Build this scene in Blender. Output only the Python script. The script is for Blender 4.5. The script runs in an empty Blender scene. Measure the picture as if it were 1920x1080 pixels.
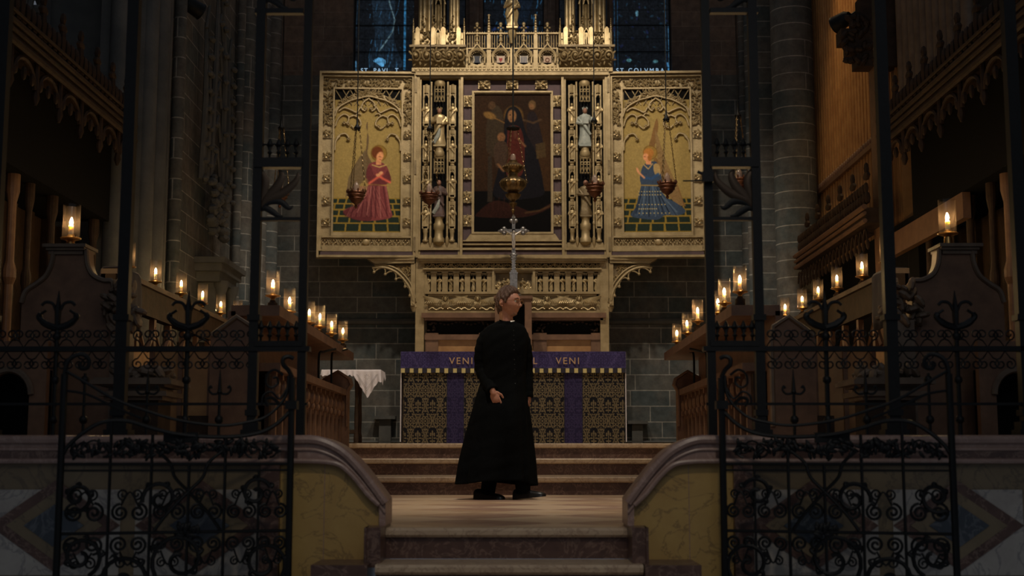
import bpy, math, random
import numpy as np
from mathutils import Vector, Matrix, Euler
pi = math.pi
sc = bpy.context.scene
# ---------------------------------------------------------------- camera, world, light, exposure
F = 2495.0
CAM = Vector((0.05, 0.0, 0.34))
ROT = Euler((math.radians(90 + 7.3), 0, math.radians(0.2)), 'XYZ')
RM = ROT.to_matrix()
cd = bpy.data.cameras.new('camera'); cam = bpy.data.objects.new('camera', cd)
sc.collection.objects.link(cam); cam.location = CAM; cam.rotation_euler = ROT
cd.sensor_width = 36.0; cd.lens = F / 1920 * 36.0; cd.clip_end = 200
cd.dof.use_dof = True; cd.dof.focus_distance = 11.4; cd.dof.aperture_fstop = 2.6
sc.camera = cam
sc.view_settings.view_transform = 'Standard'; sc.view_settings.look = 'None'
sc.view_settings.exposure = 0.35; sc.view_settings.gamma = 1.0
sc.view_settings.use_curve_mapping = False
sc.cycles.max_bounces = 6; sc.cycles.diffuse_bounces = 3; sc.cycles.glossy_bounces = 3
sc.cycles.transparent_max_bounces = 12; sc.cycles.caustics_reflective = False; sc.cycles.caustics_refractive = False
wd = bpy.data.worlds.new('world'); sc.world = wd; wd.use_nodes = True
wd.node_tree.nodes['Background'].inputs[0].default_value = (0.84, 0.94, 1.12, 1)
wd.node_tree.nodes['Background'].inputs[1].default_value = 0.072
def aim(o, tgt): o.rotation_euler = (Vector(tgt) - o.location).to_track_quat('-Z', 'Y').to_euler()
def light(name, kind, loc, tgt, energy, col, size=0.2, spot=None, blend=.5):
    l = bpy.data.lights.new(name, kind); o = bpy.data.objects.new(name, l); sc.collection.objects.link(o)
    o.location = loc; l.energy = energy; l.color = col
    if kind == 'AREA': l.size = size
    else: l.shadow_soft_size = size
    if spot: l.spot_size = math.radians(spot); l.spot_blend = blend
    if tgt is not None: aim(o, tgt)
    return o
WARM = (1.0, 0.86, 0.68)
light('flood_left', 'SPOT', (-2.95, 12.9, 4.75), (0.6, 16.4, 4.6), 9, WARM, .08, 70, .8)
light('flood_right', 'SPOT', (2.95, 12.4, 4.75), (-0.6, 16.4, 4.6), 9, WARM, .08, 70, .8)
light('sanctuary_lamp', 'SPOT', (-0.9, 12.0, 7.7), (0.1, 16.3, 2.3), 345, WARM, .12, 66, .5)
light('sanctuary_lamp', 'SPOT', (1.1, 12.0, 7.7), (-0.1, 16.3, 2.3), 345, WARM, .12, 66, .5)
light('choir_lamp', 'SPOT', (0, 9.2, 8.5), (0, 10.4, 0), 1050, (1.0, 0.86, 0.70), .25, 42, 1.0)
light('crossing_fill', 'SPOT', (0.4, 1.0, 6.5), (0, 7.4, 0.1), 215, (1.0, 0.86, 0.68), .25, 32, 1.0)  # unseen fill, added to brighten the front steps and the face
light('organ_lamp', 'SPOT', (2.9, 13.4, 7.2), (3.8, 13.7, 3.6), 130, (1.0, .66, .30), .12, 60, .9)
light('nave_fill', 'AREA', (1.0, -3.0, 6.0), (0, 7.0, 0.6), 30, (0.95, 0.92, 0.90), 3.0)  # broad unseen fill light added behind the camera

# ---------------------------------------------------------------- projection helpers: where a thing seen from here really stands
def W(px, py, Y):
    d = RM @ Vector(((px - 960) / F, (540 - py) / F, -1.0))
    t = (Y - CAM.y) / d.y
    return CAM + d * t
def WZ(px, py, Z):
    d = RM @ Vector(((px - 960) / F, (540 - py) / F, -1.0))
    t = (Z - CAM.z) / d.z
    return CAM + d * t
# ---------------------------------------------------------------- mesh builder
class MB:
    def __init__(s): s.v = []; s.f = []
    def add(s, vs, fs):
        n = len(s.v); s.v += [tuple(p) for p in vs]; s.f += [tuple(i + n for i in q) for q in fs]; return s
    def box(s, x0, x1, y0, y1, z0, z1):
        if x0 > x1: x0, x1 = x1, x0
        if y0 > y1: y0, y1 = y1, y0
        if z0 > z1: z0, z1 = z1, z0
        return s.add([(x0,y0,z0),(x1,y0,z0),(x1,y1,z0),(x0,y1,z0),(x0,y0,z1),(x1,y0,z1),(x1,y1,z1),(x0,y1,z1)],
              [(0,3,2,1),(4,5,6,7),(0,1,5,4),(1,2,6,5),(2,3,7,6),(3,0,4,7)])
    def tube(s, pts, r, n=8, closed=False):
        pts = [Vector(p) for p in pts]; m = len(pts); vs = []; fs = []
        rs = r if isinstance(r, (list, tuple)) else [r] * m
        nrm = None
        for i, p in enumerate(pts):
            if closed: t = pts[(i+1) % m] - pts[i-1]
            else: t = pts[min(i+1, m-1)] - pts[max(i-1, 0)]
            if t.length < 1e-9: t = Vector((0,0,1))
            t.normalize()
            if nrm is None:
                nrm = t.cross(Vector((0,1,0)))
                if nrm.length < 0.1: nrm = t.cross(Vector((1,0,0)))
            nrm = nrm - t * nrm.dot(t)
            if nrm.length < 1e-6: nrm = t.orthogonal()
            nrm.normalize(); b = t.cross(nrm)
            for k in range(n):
                a = 2*pi*k/n
                vs.append(p + (nrm*math.cos(a) + b*math.sin(a)) * rs[i])
        for i in range(m if closed else m-1):
            for k in range(n):
                j = (i+1) % m
                fs.append((i*n+k, i*n+(k+1)%n, j*n+(k+1)%n, j*n+k))
        if not closed: fs.append(tuple(range(n))[::-1]); fs.append(tuple((m-1)*n+k for k in range(n)))
        return s.add(vs, fs)
    def lathe(s, prof, cx, cy, cz, n=24, sx=1, sy=1, flute=0, fl=0, cap=True):
        vs = []; fs = []; m = len(prof)
        for (r, z) in prof:
            for k in range(n):
                a = 2*pi*k/n; q = r * (1 + (fl*math.cos(flute*a) if flute else 0))
                vs.append((cx + q*sx*math.cos(a), cy + q*sy*math.sin(a), cz + z))
        for i in range(m-1):
            for k in range(n): fs.append((i*n+k, i*n+(k+1)%n, (i+1)*n+(k+1)%n, (i+1)*n+k))
        if cap: fs.append(tuple(range(n))[::-1]); fs.append(tuple((m-1)*n+k for k in range(n)))
        return s.add(vs, fs)
    def prism(s, poly, y0, y1):
        n = len(poly)
        vs = [(x, y0, z) for x, z in poly] + [(x, y1, z) for x, z in poly]
        return s.add(vs, [tuple(range(n)), tuple(range(n, 2*n))[::-1]] + [(i, (i+1)%n+0, (i+1)%n+n, i+n) for i in range(n)])
    def prismx(s, poly, x0, x1):           # polygon in (y, z) carried along x
        n = len(poly)
        vs = [(x0, y, z) for y, z in poly] + [(x1, y, z) for y, z in poly]
        return s.add(vs, [tuple(range(n)), tuple(range(n, 2*n))[::-1]] + [(i, (i+1)%n, (i+1)%n+n, i+n) for i in range(n)])
    def ell(s, c, r, n=8, m=5, rot=None):
        c = Vector(c); r = (r, r, r) if not isinstance(r, (tuple, list)) else r
        vs = []; fs = []
        for i in range(m+1):
            ph = pi*i/m
            for k in range(n):
                a = 2*pi*k/n
                p = Vector((r[0]*math.sin(ph)*math.cos(a), r[1]*math.sin(ph)*math.sin(a), r[2]*math.cos(ph)))
                if rot is not None: p = rot @ p
                vs.append(c + p)
        for i in range(m):
            for k in range(n): fs.append((i*n+k, (i+1)*n+k, (i+1)*n+(k+1)%n, i*n+(k+1)%n))
        return s.add(vs, fs)
    def xf(s, fn): s.v = [tuple(fn(Vector(p))) for p in s.v]; return s
    def build(s, name, m, parent=None, smooth=True, ang=0.7, origin=None):
        me = bpy.data.meshes.new(name)
        V = np.array(s.v, dtype=float)
        if parent is not None: o0 = np.array(WLOC[parent.name])
        elif origin is not None: o0 = np.array(origin, dtype=float)
        else: o0 = np.array([(V[:,0].min()+V[:,0].max())/2, (V[:,1].min()+V[:,1].max())/2, V[:,2].min()])
        me.from_pydata((V - o0).tolist(), [], s.f); me.update()
        if smooth: me.shade_smooth(); me.set_sharp_from_angle(angle=ang)
        me.materials.append(m)
        o = bpy.data.objects.new(name, me); sc.collection.objects.link(o)
        if parent is not None: o.parent = parent
        else: o.location = o0
        WLOC[o.name] = tuple(o0)
        return o
WLOC = {}
def tag(o, label=None, cat=None, group=None, kind=None):
    if label: o['label'] = label
    if cat: o['category'] = cat
    if group: o['group'] = group
    if kind: o['kind'] = kind
    return o
def thing(name, loc, label, cat, group=None):
    o = bpy.data.objects.new(name, None); sc.collection.objects.link(o); o.location = loc
    o.empty_display_size = .1; WLOC[o.name] = tuple(loc)
    return tag(o, label, cat, group)
def text_mesh(body, size, extrude, space, m, parent, loc):
    c = bpy.data.curves.new('t', 'FONT'); c.body = body; c.size = size; c.extrude = extrude; c.space_character = space
    o = bpy.data.objects.new('t', c); sc.collection.objects.link(o); bpy.context.view_layer.update()
    me = bpy.data.meshes.new_from_object(o.evaluated_get(bpy.context.evaluated_depsgraph_get())); bpy.data.objects.remove(o)
    me.name = 'lettering'; me.transform(Matrix.Rotation(pi/2, 4, 'X')); me.materials.clear(); me.materials.append(m)
    o = bpy.data.objects.new('lettering', me); sc.collection.objects.link(o); o.parent = parent
    o.location = Vector(loc)-Vector(WLOC[parent.name]); return o
def kids(o): return [c for c in bpy.data.objects if c.parent == o]
def dup(root, loc, label, group=None, tree=None):
    r = root.copy(); sc.collection.objects.link(r); r.location = loc; r['label'] = label; WLOC[r.name] = tuple(loc)
    for ch in (tree or kids(root)):
        c = ch.copy(); sc.collection.objects.link(c); c.parent = r
        for g in kids(ch):
            d = g.copy(); sc.collection.objects.link(d); d.parent = c
    return r
def struct(name, mb, m, **k):
    return tag(mb.build(name, m, **k), kind='structure')
def cr(pts, n=8, closed=False):            # Catmull-Rom through points (any dimension)
    P = [np.array(p, dtype=float) for p in pts]; out = []; m = len(P)
    for i in range(m if closed else m-1):
        a = P[i-1] if (i or closed) else P[0]; b = P[i]; c = P[(i+1) % m]
        d = P[(i+2) % m] if (closed or i+2 < m) else P[-1]
        for k in range(n):
            t = k/n
            out.append(.5*((2*b)+(c-a)*t+(2*a-5*b+4*c-d)*t*t+(3*b-a-3*c+d)*t**3))
    if not closed: out.append(P[-1])
    return [tuple(q) for q in out]
def spiral(cx, cz, r0, r1, a0, turns, n=26):
    return [(cx + (r0+(r1-r0)*i/n)*math.cos(a0+turns*2*pi*i/n), cz + (r0+(r1-r0)*i/n)*math.sin(a0+turns*2*pi*i/n)) for i in range(n+1)]
# ---------------------------------------------------------------- materials
def srgb(c): return tuple(((x/255)/12.92 if x/255 <= .04045 else ((x/255+.055)/1.055)**2.4) for x in c)
def newmat(name):
    m = bpy.data.materials.new(name); m.use_nodes = True; nt = m.node_tree
    return m, nt, nt.nodes['Principled BSDF']
def N(nt, t, **k):
    n = nt.nodes.new(t)
    for a, b in k.items(): setattr(n, a, b)
    return n
def mix(nt, fac, a, b, mode='MIX'):
    n = N(nt, 'ShaderNodeMix', data_type='RGBA', blend_type=mode)
    for sock, val in ((n.inputs[0], fac), (n.inputs[6], a), (n.inputs[7], b)):
        if hasattr(val, 'links') or hasattr(val, 'is_linked'): nt.links.new(val, sock)
        elif isinstance(val, (int, float)): sock.default_value = val
        else: sock.default_value = (*val, 1)
    return n.outputs[2]
def noise(nt, scale, detail=4, rough=.6, dist=0, vec=None):
    n = N(nt, 'ShaderNodeTexNoise'); n.inputs['Scale'].default_value = scale
    n.inputs['Detail'].default_value = detail; n.inputs['Roughness'].default_value = rough; n.inputs['Distortion'].default_value = dist
    if vec is None: vec = N(nt, 'ShaderNodeNewGeometry').outputs['Position']
    nt.links.new(vec, n.inputs['Vector']); return n.outputs['Fac']
def ramp(nt, fac, a, b, ca=0, cb=1):
    n = N(nt, 'ShaderNodeMapRange'); n.inputs['From Min'].default_value = a; n.inputs['From Max'].default_value = b
    n.inputs['To Min'].default_value = ca; n.inputs['To Max'].default_value = cb
    nt.links.new(fac, n.inputs['Value']); return n.outputs[0]
def bump(nt, bs, h, strength=.4, dist=.01):
    n = N(nt, 'ShaderNodeBump'); n.inputs['Strength'].default_value = strength; n.inputs['Distance'].default_value = dist
    nt.links.new(h, n.inputs['Height']); nt.links.new(n.outputs[0], bs.inputs['Normal'])
def mat(name, base, rough=.5, metal=0.0, var=None, vs=4, bs_=0, bd=.005, bsc=30, spec=.5):
    m, nt, b = newmat(name)
    b.inputs['Roughness'].default_value = rough; b.inputs['Metallic'].default_value = metal
    b.inputs['Specular IOR Level'].default_value = spec
    if var is not None:
        nt.links.new(mix(nt, ramp(nt, noise(nt, vs), .35, .65), base, var), b.inputs['Base Color'])
    else: b.inputs['Base Color'].default_value = (*base, 1)
    if bs_: bump(nt, b, noise(nt, bsc, 6), bs_, bd)
    return m
def veined(name, base, vein, var, vs=3, rough=.3, width=.04, vsc=2.2):
    m, nt, b = newmat(name); b.inputs['Roughness'].default_value = rough
    c = mix(nt, ramp(nt, noise(nt, vs, 6, .65), .35, .68), base, var)
    n = noise(nt, vsc, 5, .6, 1.2)
    k = N(nt, 'ShaderNodeMath', operation='SUBTRACT'); nt.links.new(n, k.inputs[0]); k.inputs[1].default_value = .5
    k2 = N(nt, 'ShaderNodeMath', operation='ABSOLUTE'); nt.links.new(k.outputs[0], k2.inputs[0])
    nt.links.new(mix(nt, ramp(nt, k2.outputs[0], 0, width, .75, 0), c, vein), b.inputs['Base Color'])
    return m
def brick(name, c1, c2, mortar, warm, bw=.50, rh=.20, ms=.006, rough=.85, radial=None):
    m, nt, b = newmat(name); b.inputs['Roughness'].default_value = rough
    g = N(nt, 'ShaderNodeNewGeometry'); s = N(nt, 'ShaderNodeSeparateXYZ'); nt.links.new(g.outputs['Position'], s.inputs[0])
    a = N(nt, 'ShaderNodeMath', operation='ADD'); nt.links.new(s.outputs[0], a.inputs[0]); nt.links.new(s.outputs[1], a.inputs[1])
    c = N(nt, 'ShaderNodeCombineXYZ'); nt.links.new(a.outputs[0], c.inputs[0]); nt.links.new(s.outputs[2], c.inputs[1])
    t = N(nt, 'ShaderNodeTexBrick'); t.offset = .5; t.squash = 1.35; t.squash_frequency = 3
    t.inputs['Scale'].default_value = 1.0; t.inputs['Brick Width'].default_value = bw; t.inputs['Row Height'].default_value = rh
    t.inputs['Mortar Size'].default_value = ms; t.inputs['Mortar Smooth'].default_value = .3; t.inputs['Bias'].default_value = -.1
    t.inputs['Color1'].default_value = (*c1, 1); t.inputs['Color2'].default_value = (*c2, 1); t.inputs['Mortar'].default_value = (*mortar, 1)
    nt.links.new(c.outputs[0], t.inputs['Vector'])
    x = mix(nt, ramp(nt, noise(nt, 1.3, 5, .65), .44, .66, 0, .85), t.outputs['Color'], warm)
    x = mix(nt, t.outputs['Fac'], x, mortar)
    y = ramp(nt, noise(nt, 9, 6, .7), .3, .7, .55, 1.15)
    x2 = N(nt, 'ShaderNodeVectorMath', operation='SCALE'); nt.links.new(x, x2.inputs[0]); nt.links.new(y, x2.inputs['Scale'])
    nt.links.new(x2.outputs[0], b.inputs['Base Color'])
    bump(nt, b, noise(nt, 26, 6), .5, .01)
    return m
def attrmat(name, gain=1.0, rough=.6, emis=0.0, weave=0):
    m, nt, b = newmat(name); b.inputs['Roughness'].default_value = rough; b.inputs['Specular IOR Level'].default_value = .03
    a = N(nt, 'ShaderNodeAttribute'); a.attribute_name = 'paint'
    v = N(nt, 'ShaderNodeVectorMath', operation='SCALE'); nt.links.new(a.outputs['Color'], v.inputs[0]); v.inputs['Scale'].default_value = gain
    if emis:
        b.inputs['Base Color'].default_value = (.01, .012, .015, 1); b.inputs['Roughness'].default_value = .6; b.inputs['Specular IOR Level'].default_value = .1
        nt.links.new(v.outputs[0], b.inputs['Emission Color']); b.inputs['Emission Strength'].default_value = emis
    else: nt.links.new(v.outputs[0], b.inputs['Base Color'])
    if weave: bump(nt, b, noise(nt, 400, 2), weave, .001)
    return m
M = {}
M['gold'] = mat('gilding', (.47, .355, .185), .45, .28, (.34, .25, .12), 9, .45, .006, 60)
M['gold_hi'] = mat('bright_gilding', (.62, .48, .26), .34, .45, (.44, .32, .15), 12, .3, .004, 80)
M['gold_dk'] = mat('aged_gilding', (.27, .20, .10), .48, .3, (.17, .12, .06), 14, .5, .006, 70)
M['mauve'] = mat('mauve_paint', (.105, .062, .066), .7, 0, (.07, .045, .05), 8)
M['black'] = mat('black_ground_and_shade', (.010, .010, .010), .95, spec=.05)  # near-black for grounds, and for shade put into colour in openings and canopies
M['stone'] = brick('ashlar_stone', (.080, .100, .104), (.155, .148, .130), (.38, .37, .33), (.18, .155, .13))
M['stone_warm'] = brick('upper_ashlar_stone', (.165, .122, .098), (.22, .160, .125), (.30, .24, .19), (.26, .17, .12), ms=.004)
M['stone_plain'] = mat('dressed_stone', (.140, .138, .128), .85, 0, (.090, .092, .088), 3, .5, .01, 22)
M['wood'] = mat('oak', (.235, .125, .068), .5, 0, (.155, .080, .044), 7, .2, .003, 40)
M['wood_lt'] = mat('light_oak', (.52, .285, .11), .5, 0, (.38, .19, .07), 6, .2, .003, 40)
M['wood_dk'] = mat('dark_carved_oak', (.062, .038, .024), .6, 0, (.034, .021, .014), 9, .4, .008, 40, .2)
M['wood_gray'] = mat('greyed_oak', (.20, .145, .10), .6, 0, (.13, .09, .06), 6, .3, .005, 30)
M['red_marble'] = veined('red_marble', (.125, .068, .050), (.25, .16, .12), (.070, .036, .028), 9, .32, .030, 9)
M['rail_marble'] = veined('rail_marble', (.34, .22, .175), (.42, .29, .24), (.25, .155, .125), 6, .33, .03, 8)
M['yellow_marble'] = veined('siena_marble', (.50, .33, .105), (.20, .125, .05), (.40, .245, .075), 3.2, .38, .016, 3.4)
M['dun_marble'] = veined('dun_marble', (.23, .17, .095), (.10, .075, .05), (.16, .115, .065), 3, .4, .02, 3)
M['white_marble'] = veined('white_marble', (.46, .42, .36), (.18, .17, .17), (.34, .30, .26), 5, .35, .03, 4)
M['nosing'] = veined('nosing_marble', (.56, .43, .29), (.27, .18, .12), (.45, .32, .21), 6, .35, .03, 9)
M['blue_marble'] = veined('blue_marble', (.060, .070, .085), (.14, .15, .16), (.04, .05, .06), 6, .3, .03, 6)
M['iron'] = mat('wrought_iron', (.008, .0085, .0088), .5, .15, (.0055, .006, .006), 30, .3, .002, 90, .3)
M['bronze_leaf'] = mat('bronzed_iron', (.060, .038, .022), .45, .5)
M['brass'] = mat('brass', (.60, .36, .12), .30, .9, (.42, .24, .08), 20)
M['dark_brass'] = mat('aged_brass', (.34, .23, .10), .32, .85, (.15, .10, .05), 18)
M['copper'] = mat('aged_copper', (.21, .085, .045), .42, .6, (.10, .040, .022), 25, .4, .003, 80)
M['silver'] = mat('tarnished_silver', (.36, .34, .33), .34, .75, (.20, .19, .18), 40)
M['wax'] = mat('candle_wax', (.92, .80, .62), .5); _b = M['wax'].node_tree.nodes['Principled BSDF']; _b.inputs['Subsurface Weight'].default_value = .8; _b.inputs['Subsurface Radius'].default_value = (1, .8, .6); _b.inputs['Subsurface Scale'].default_value = .03
M['purple'] = mat('purple_silk', (.026, .024, .042), .75)
M['linen'] = mat('white_linen', (.93, .87, .90), .9, 0, (.84, .78, .82), 20, .4, .004, 120)
M['cassock'] = mat('black_wool', (.0042, .0050, .0056), 1.0, 0, (.0030, .0036, .0040), 30, .3, .002, 300, .08)
M['shoe'] = mat('black_leather', (.012, .012, .013), .3)
M['skin'] = mat('skin', (.47, .235, .155), .5, 0, (.40, .17, .11), 25, .1, .001, 200)
M['hair'] = mat('greying_brown_hair', (.105, .055, .034), .85, 0, (.13, .085, .065), 60, .9, .006, 120)
M['white'] = mat('white_collar', (.8, .78, .74), .6)
M['flesh_paint'] = mat('painted_flesh', (.34, .17, .11), .6)
M['robe_pale'] = mat('painted_pale_robe', (.46, .48, .42), .6, 0, (.30, .33, .30), 20)
M['robe_dark'] = mat('painted_dark_robe', (.10, .065, .06), .6, 0, (.16, .10, .08), 20)
def thin_glass(name, tint, k=.10):
    m, nt, b = newmat(name); nt.nodes.remove(b)
    t = N(nt, 'ShaderNodeBsdfTransparent'); t.inputs[0].default_value = (*tint, 1)
    g = N(nt, 'ShaderNodeBsdfGlossy'); g.inputs['Roughness'].default_value = .08; g.inputs[0].default_value = (1, .95, .9, 1)
    d = N(nt, 'ShaderNodeBsdfDiffuse'); d.inputs[0].default_value = (.8, .6, .45, 1)
    l = N(nt, 'ShaderNodeLayerWeight'); l.inputs[0].default_value = .25
    x = N(nt, 'ShaderNodeMixShader'); y = N(nt, 'ShaderNodeMixShader'); y.inputs[0].default_value = k
    r = ramp(nt, l.outputs['Facing'], 0, 1, .03, .6)
    nt.links.new(r, x.inputs[0]); nt.links.new(t.outputs[0], x.inputs[1]); nt.links.new(g.outputs[0], x.inputs[2])
    nt.links.new(x.outputs[0], y.inputs[1]); nt.links.new(d.outputs[0], y.inputs[2])
    nt.links.new(y.outputs[0], nt.nodes['Material Output'].inputs[0]); return m
M['glass'] = thin_glass('chimney_glass', (.97, .95, .92), .014)
M['lamp_glass'] = thin_glass('lamp_glass', (.8, .75, .85), .25)
m, nt, b = newmat('flame'); b.inputs['Emission Color'].default_value = (1, .66, .30, 1); b.inputs['Emission Strength'].default_value = 350; b.inputs['Base Color'].default_value = (0, 0, 0, 1); M['flame'] = m
# floor inlay: big lozenges of pale, rose and ochre marble
m, nt, b = newmat('floor_marble'); b.inputs['Roughness'].default_value = .34
g = N(nt, 'ShaderNodeNewGeometry'); mp = N(nt, 'ShaderNodeMapping'); mp.inputs['Rotation'].default_value[2] = pi/4; mp.inputs['Location'].default_value = (.2, .1, 0)
nt.links.new(g.outputs['Position'], mp.inputs[0])
def chk(scale, loc=(0,0,0)):
    c = N(nt, 'ShaderNodeTexChecker'); c.inputs['Scale'].default_value = scale
    q = N(nt, 'ShaderNodeMapping'); q.inputs['Location'].default_value = loc; nt.links.new(mp.outputs[0], q.inputs[0]); nt.links.new(q.outputs[0], c.inputs['Vector'])
    return c.outputs['Fac']
c = mix(nt, chk(1.5, (0, 0, .3)), (.62, .46, .31), (.35, .20, .14))
c = mix(nt, ramp(nt, chk(.75, (.4, .4, .3)), 0, 1, 0, .45), c, (.54, .36, .19))
c = mix(nt, ramp(nt, noise(nt, 5, 6, .7, 1.0), .35, .7, 0, .4), c, (.62, .50, .38))
nt.links.new(c, b.inputs['Base Color']); M['floor'] = m
# ---------------------------------------------------------------- painted surfaces: a canvas carried on a fine mesh
class Canvas:
    def __init__(s, x0, y0, x1, y1, k, bg):
        s.b = (x0, y0, x1, y1); s.w = int(abs(x1-x0)*k)+1; s.h = int(abs(y1-y0)*k)+1
        s.X, s.Y = np.meshgrid(np.linspace(x0, x1, s.w), np.linspace(y0, y1, s.h))
        s.a = np.zeros((s.h, s.w, 3)); s.a[:] = bg
    def put(s, m, c, al=1.0):
        m = (np.clip(m, 0, 1) * al)[..., None]; s.a = s.a*(1-m) + np.array(c, dtype=float)*m
    def poly(s, pts, c, al=1.0, sm=0):
        if sm: pts = cr(pts, sm, True)
        m = np.zeros(s.X.shape, bool); n = len(pts)
        for i in range(n):
            xa, ya = pts[i]; xb, yb = pts[(i+1) % n]
            if ya == yb: continue
            cnd = ((ya > s.Y) != (yb > s.Y)) & (s.X < (xb-xa)*(s.Y-ya)/(yb-ya)+xa); m ^= cnd
        s.put(m.astype(float), c, al); return m
    def ell(s, cx, cy, rx, ry, c, al=1.0, soft=.12, rot=0):
        dx = s.X-cx; dy = s.Y-cy; ca, sa = math.cos(rot), math.sin(rot)
        d = np.sqrt(((dx*ca+dy*sa)/rx)**2 + ((dy*ca-dx*sa)/ry)**2)
        s.put((1+soft-d)/(2*soft), c, al)
    def ring(s, cx, cy, r, w, c, al=1.0): s.put(1.2-np.abs(np.hypot(s.X-cx, s.Y-cy)-r)/w, c, al)
    def line(s, pts, w, c, al=1.0):
        d = np.full(s.X.shape, 1e9)
        for (xa, ya), (xb, yb) in zip(pts[:-1], pts[1:]):
            L = (xb-xa)**2+(yb-ya)**2+1e-9; t = np.clip(((s.X-xa)*(xb-xa)+(s.Y-ya)*(yb-ya))/L, 0, 1)
            d = np.minimum(d, np.hypot(s.X-xa-t*(xb-xa), s.Y-ya-t*(yb-ya)))
        s.put(1.3-d/w, c, al)
    def noise(s, amt, seed=1, sc=3):
        r = np.random.RandomState(seed); h, w = s.h//sc+2, s.w//sc+2
        n = np.kron(r.rand(h, w), np.ones((sc, sc)))[:s.h, :s.w]
        for _ in range(2): n = (n+np.roll(n,1,0)+np.roll(n,1,1)+np.roll(n,-1,0)+np.roll(n,-1,1))/5
        s.a = s.a*(1+amt*(n-.5)*2)[..., None]
    def blur(s, k=1):
        for _ in range(k):
            p = np.pad(s.a, ((1,1),(1,1),(0,0)), 'edge')
            s.a = (p[1:-1,1:-1]*2+p[:-2,1:-1]+p[2:,1:-1]+p[1:-1,:-2]+p[1:-1,2:])/6
    def build(s, name, m, parent, place, linear=False):
        V = place(s.X, s.Y).reshape(-1, 3) - np.array(WLOC[parent.name] if parent is not None else (0,0,0))
        i = np.arange((s.h-1)*(s.w-1)); r = i//(s.w-1); c = i % (s.w-1); q = r*s.w+c
        fa = np.stack([q, q+s.w, q+s.w+1, q+1], 1)
        me = bpy.data.meshes.new(name); me.vertices.add(len(V)); me.vertices.foreach_set('co', V.astype(np.float32).ravel())
        me.loops.add(fa.size); me.loops.foreach_set('vertex_index', fa.ravel().astype(np.int32))
        me.polygons.add(len(fa)); me.polygons.foreach_set('loop_start', (np.arange(len(fa))*4).astype(np.int32))
        me.update(calc_edges=True); me.validate()
        a = np.clip(s.a, 0, 255)/255; a = np.where(a <= .04045, a/12.92, ((a+.055)/1.055)**2.4)
        at = me.color_attributes.new('paint', 'FLOAT_COLOR', 'POINT')
        at.data.foreach_set('color', np.concatenate([a, np.ones((s.h, s.w, 1))], 2).astype(np.float32).ravel())
        me.materials.append(m); o = bpy.data.objects.new(name, me); sc.collection.objects.link(o)
        if parent is not None: o.parent = parent; WLOC[o.name] = WLOC[parent.name]
        else: WLOC[o.name] = (0, 0, 0)
        return o
M['paint'] = attrmat('painted_panel', 2.05, .55)
M['damask'] = attrmat('damask', 1.85, .8, weave=.3)
M['glasspaint'] = attrmat('stained_glass', 1.0, .3, emis=1.3)
def foliage(mb, x0, x1, z0, z1, y, n, rnd, r=.012, dep=.012):
    for i in range(n):
        x = rnd.uniform(x0, x1); z = rnd.uniform(z0, z1); a = rnd.uniform(0, pi)
        rr = r*rnd.uniform(.6, 1.3)
        mb.ell((x, y, z), (rr*1.7, dep, rr*.65), 7, 4, Matrix.Rotation(a, 3, 'Y'))
def vine(mb, x0, x1, zc, h, y, rnd, pitch=None, r=.005):
    pitch = pitch or h*1.6; n = max(1, round((x1-x0)/pitch)); p = (x1-x0)/n
    mb.tube([(x0+p*t/8, y-.003, zc+h*.28*math.sin(pi*t/8)) for t in range(n*8+1)], r, 5)
    for i in range(n):
        cx = x0+p*(i+.5); sg = 1 if i % 2 else -1
        mb.tube([(a, y-.006, b) for a, b in spiral(cx, zc-sg*h*.06, h*.34, h*.06, rnd.uniform(0, 6), 1.3*sg, 12)], r*.9, 5)
        mb.ell((cx, y-.006, zc), h*.13, 6, 4)
        for k in range(5):
            a = 2*pi*k/5+i; mb.ell((cx+h*.42*math.cos(a), y, zc+h*.40*math.sin(a)), (h*.17, h*.09, h*.08), 6, 4, Matrix.Rotation(-a+.6, 3, 'Y'))
def boss(mb, cx, cz, w, h, y, rnd):
    mb.box(cx-w*.47, cx+w*.47, y+.004, y+.02, cz-h*.47, cz+h*.47)
    mb.ell((cx, y-.026, cz), (w*.12, .016, h*.12), 8, 5)
    ph = rnd.uniform(0, 1)
    for k in range(4):
        a = pi/4+pi/2*k
        c, s_ = math.cos(a), math.sin(a)
        mb.tube([(cx+w*.10*c, y-.022, cz+h*.10*s_), (cx+w*.30*c-w*.08*s_, y-.030, cz+h*.30*s_+h*.08*c), (cx+w*.46*c, y-.016, cz+h*.46*s_), (cx+w*.50*c+w*.09*s_, y-.010, cz+h*.50*s_-h*.09*c)], [w*.05, w*.085, w*.06, w*.02], 6)
        a += pi/4; c, s_ = math.cos(a), math.sin(a)
        mb.tube([(cx+w*.08*c, y-.018, cz+h*.08*s_), (cx+w*.26*c+w*.05*s_, y-.020, cz+h*.26*s_-h*.05*c), (cx+w*.45*c, y-.008, cz+h*.45*s_)], [w*.04, w*.07, w*.02], 6)
    for k in range(10):
        a = rnd.uniform(0, 6.28); q = rnd.uniform(.28, .5)
        mb.ell((cx+w*q*math.cos(a), y-.008, cz+h*q*math.sin(a)), (w*.085, .012, h*.045), 6, 4, Matrix.Rotation(rnd.uniform(0, 3), 3, 'Y'))
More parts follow.
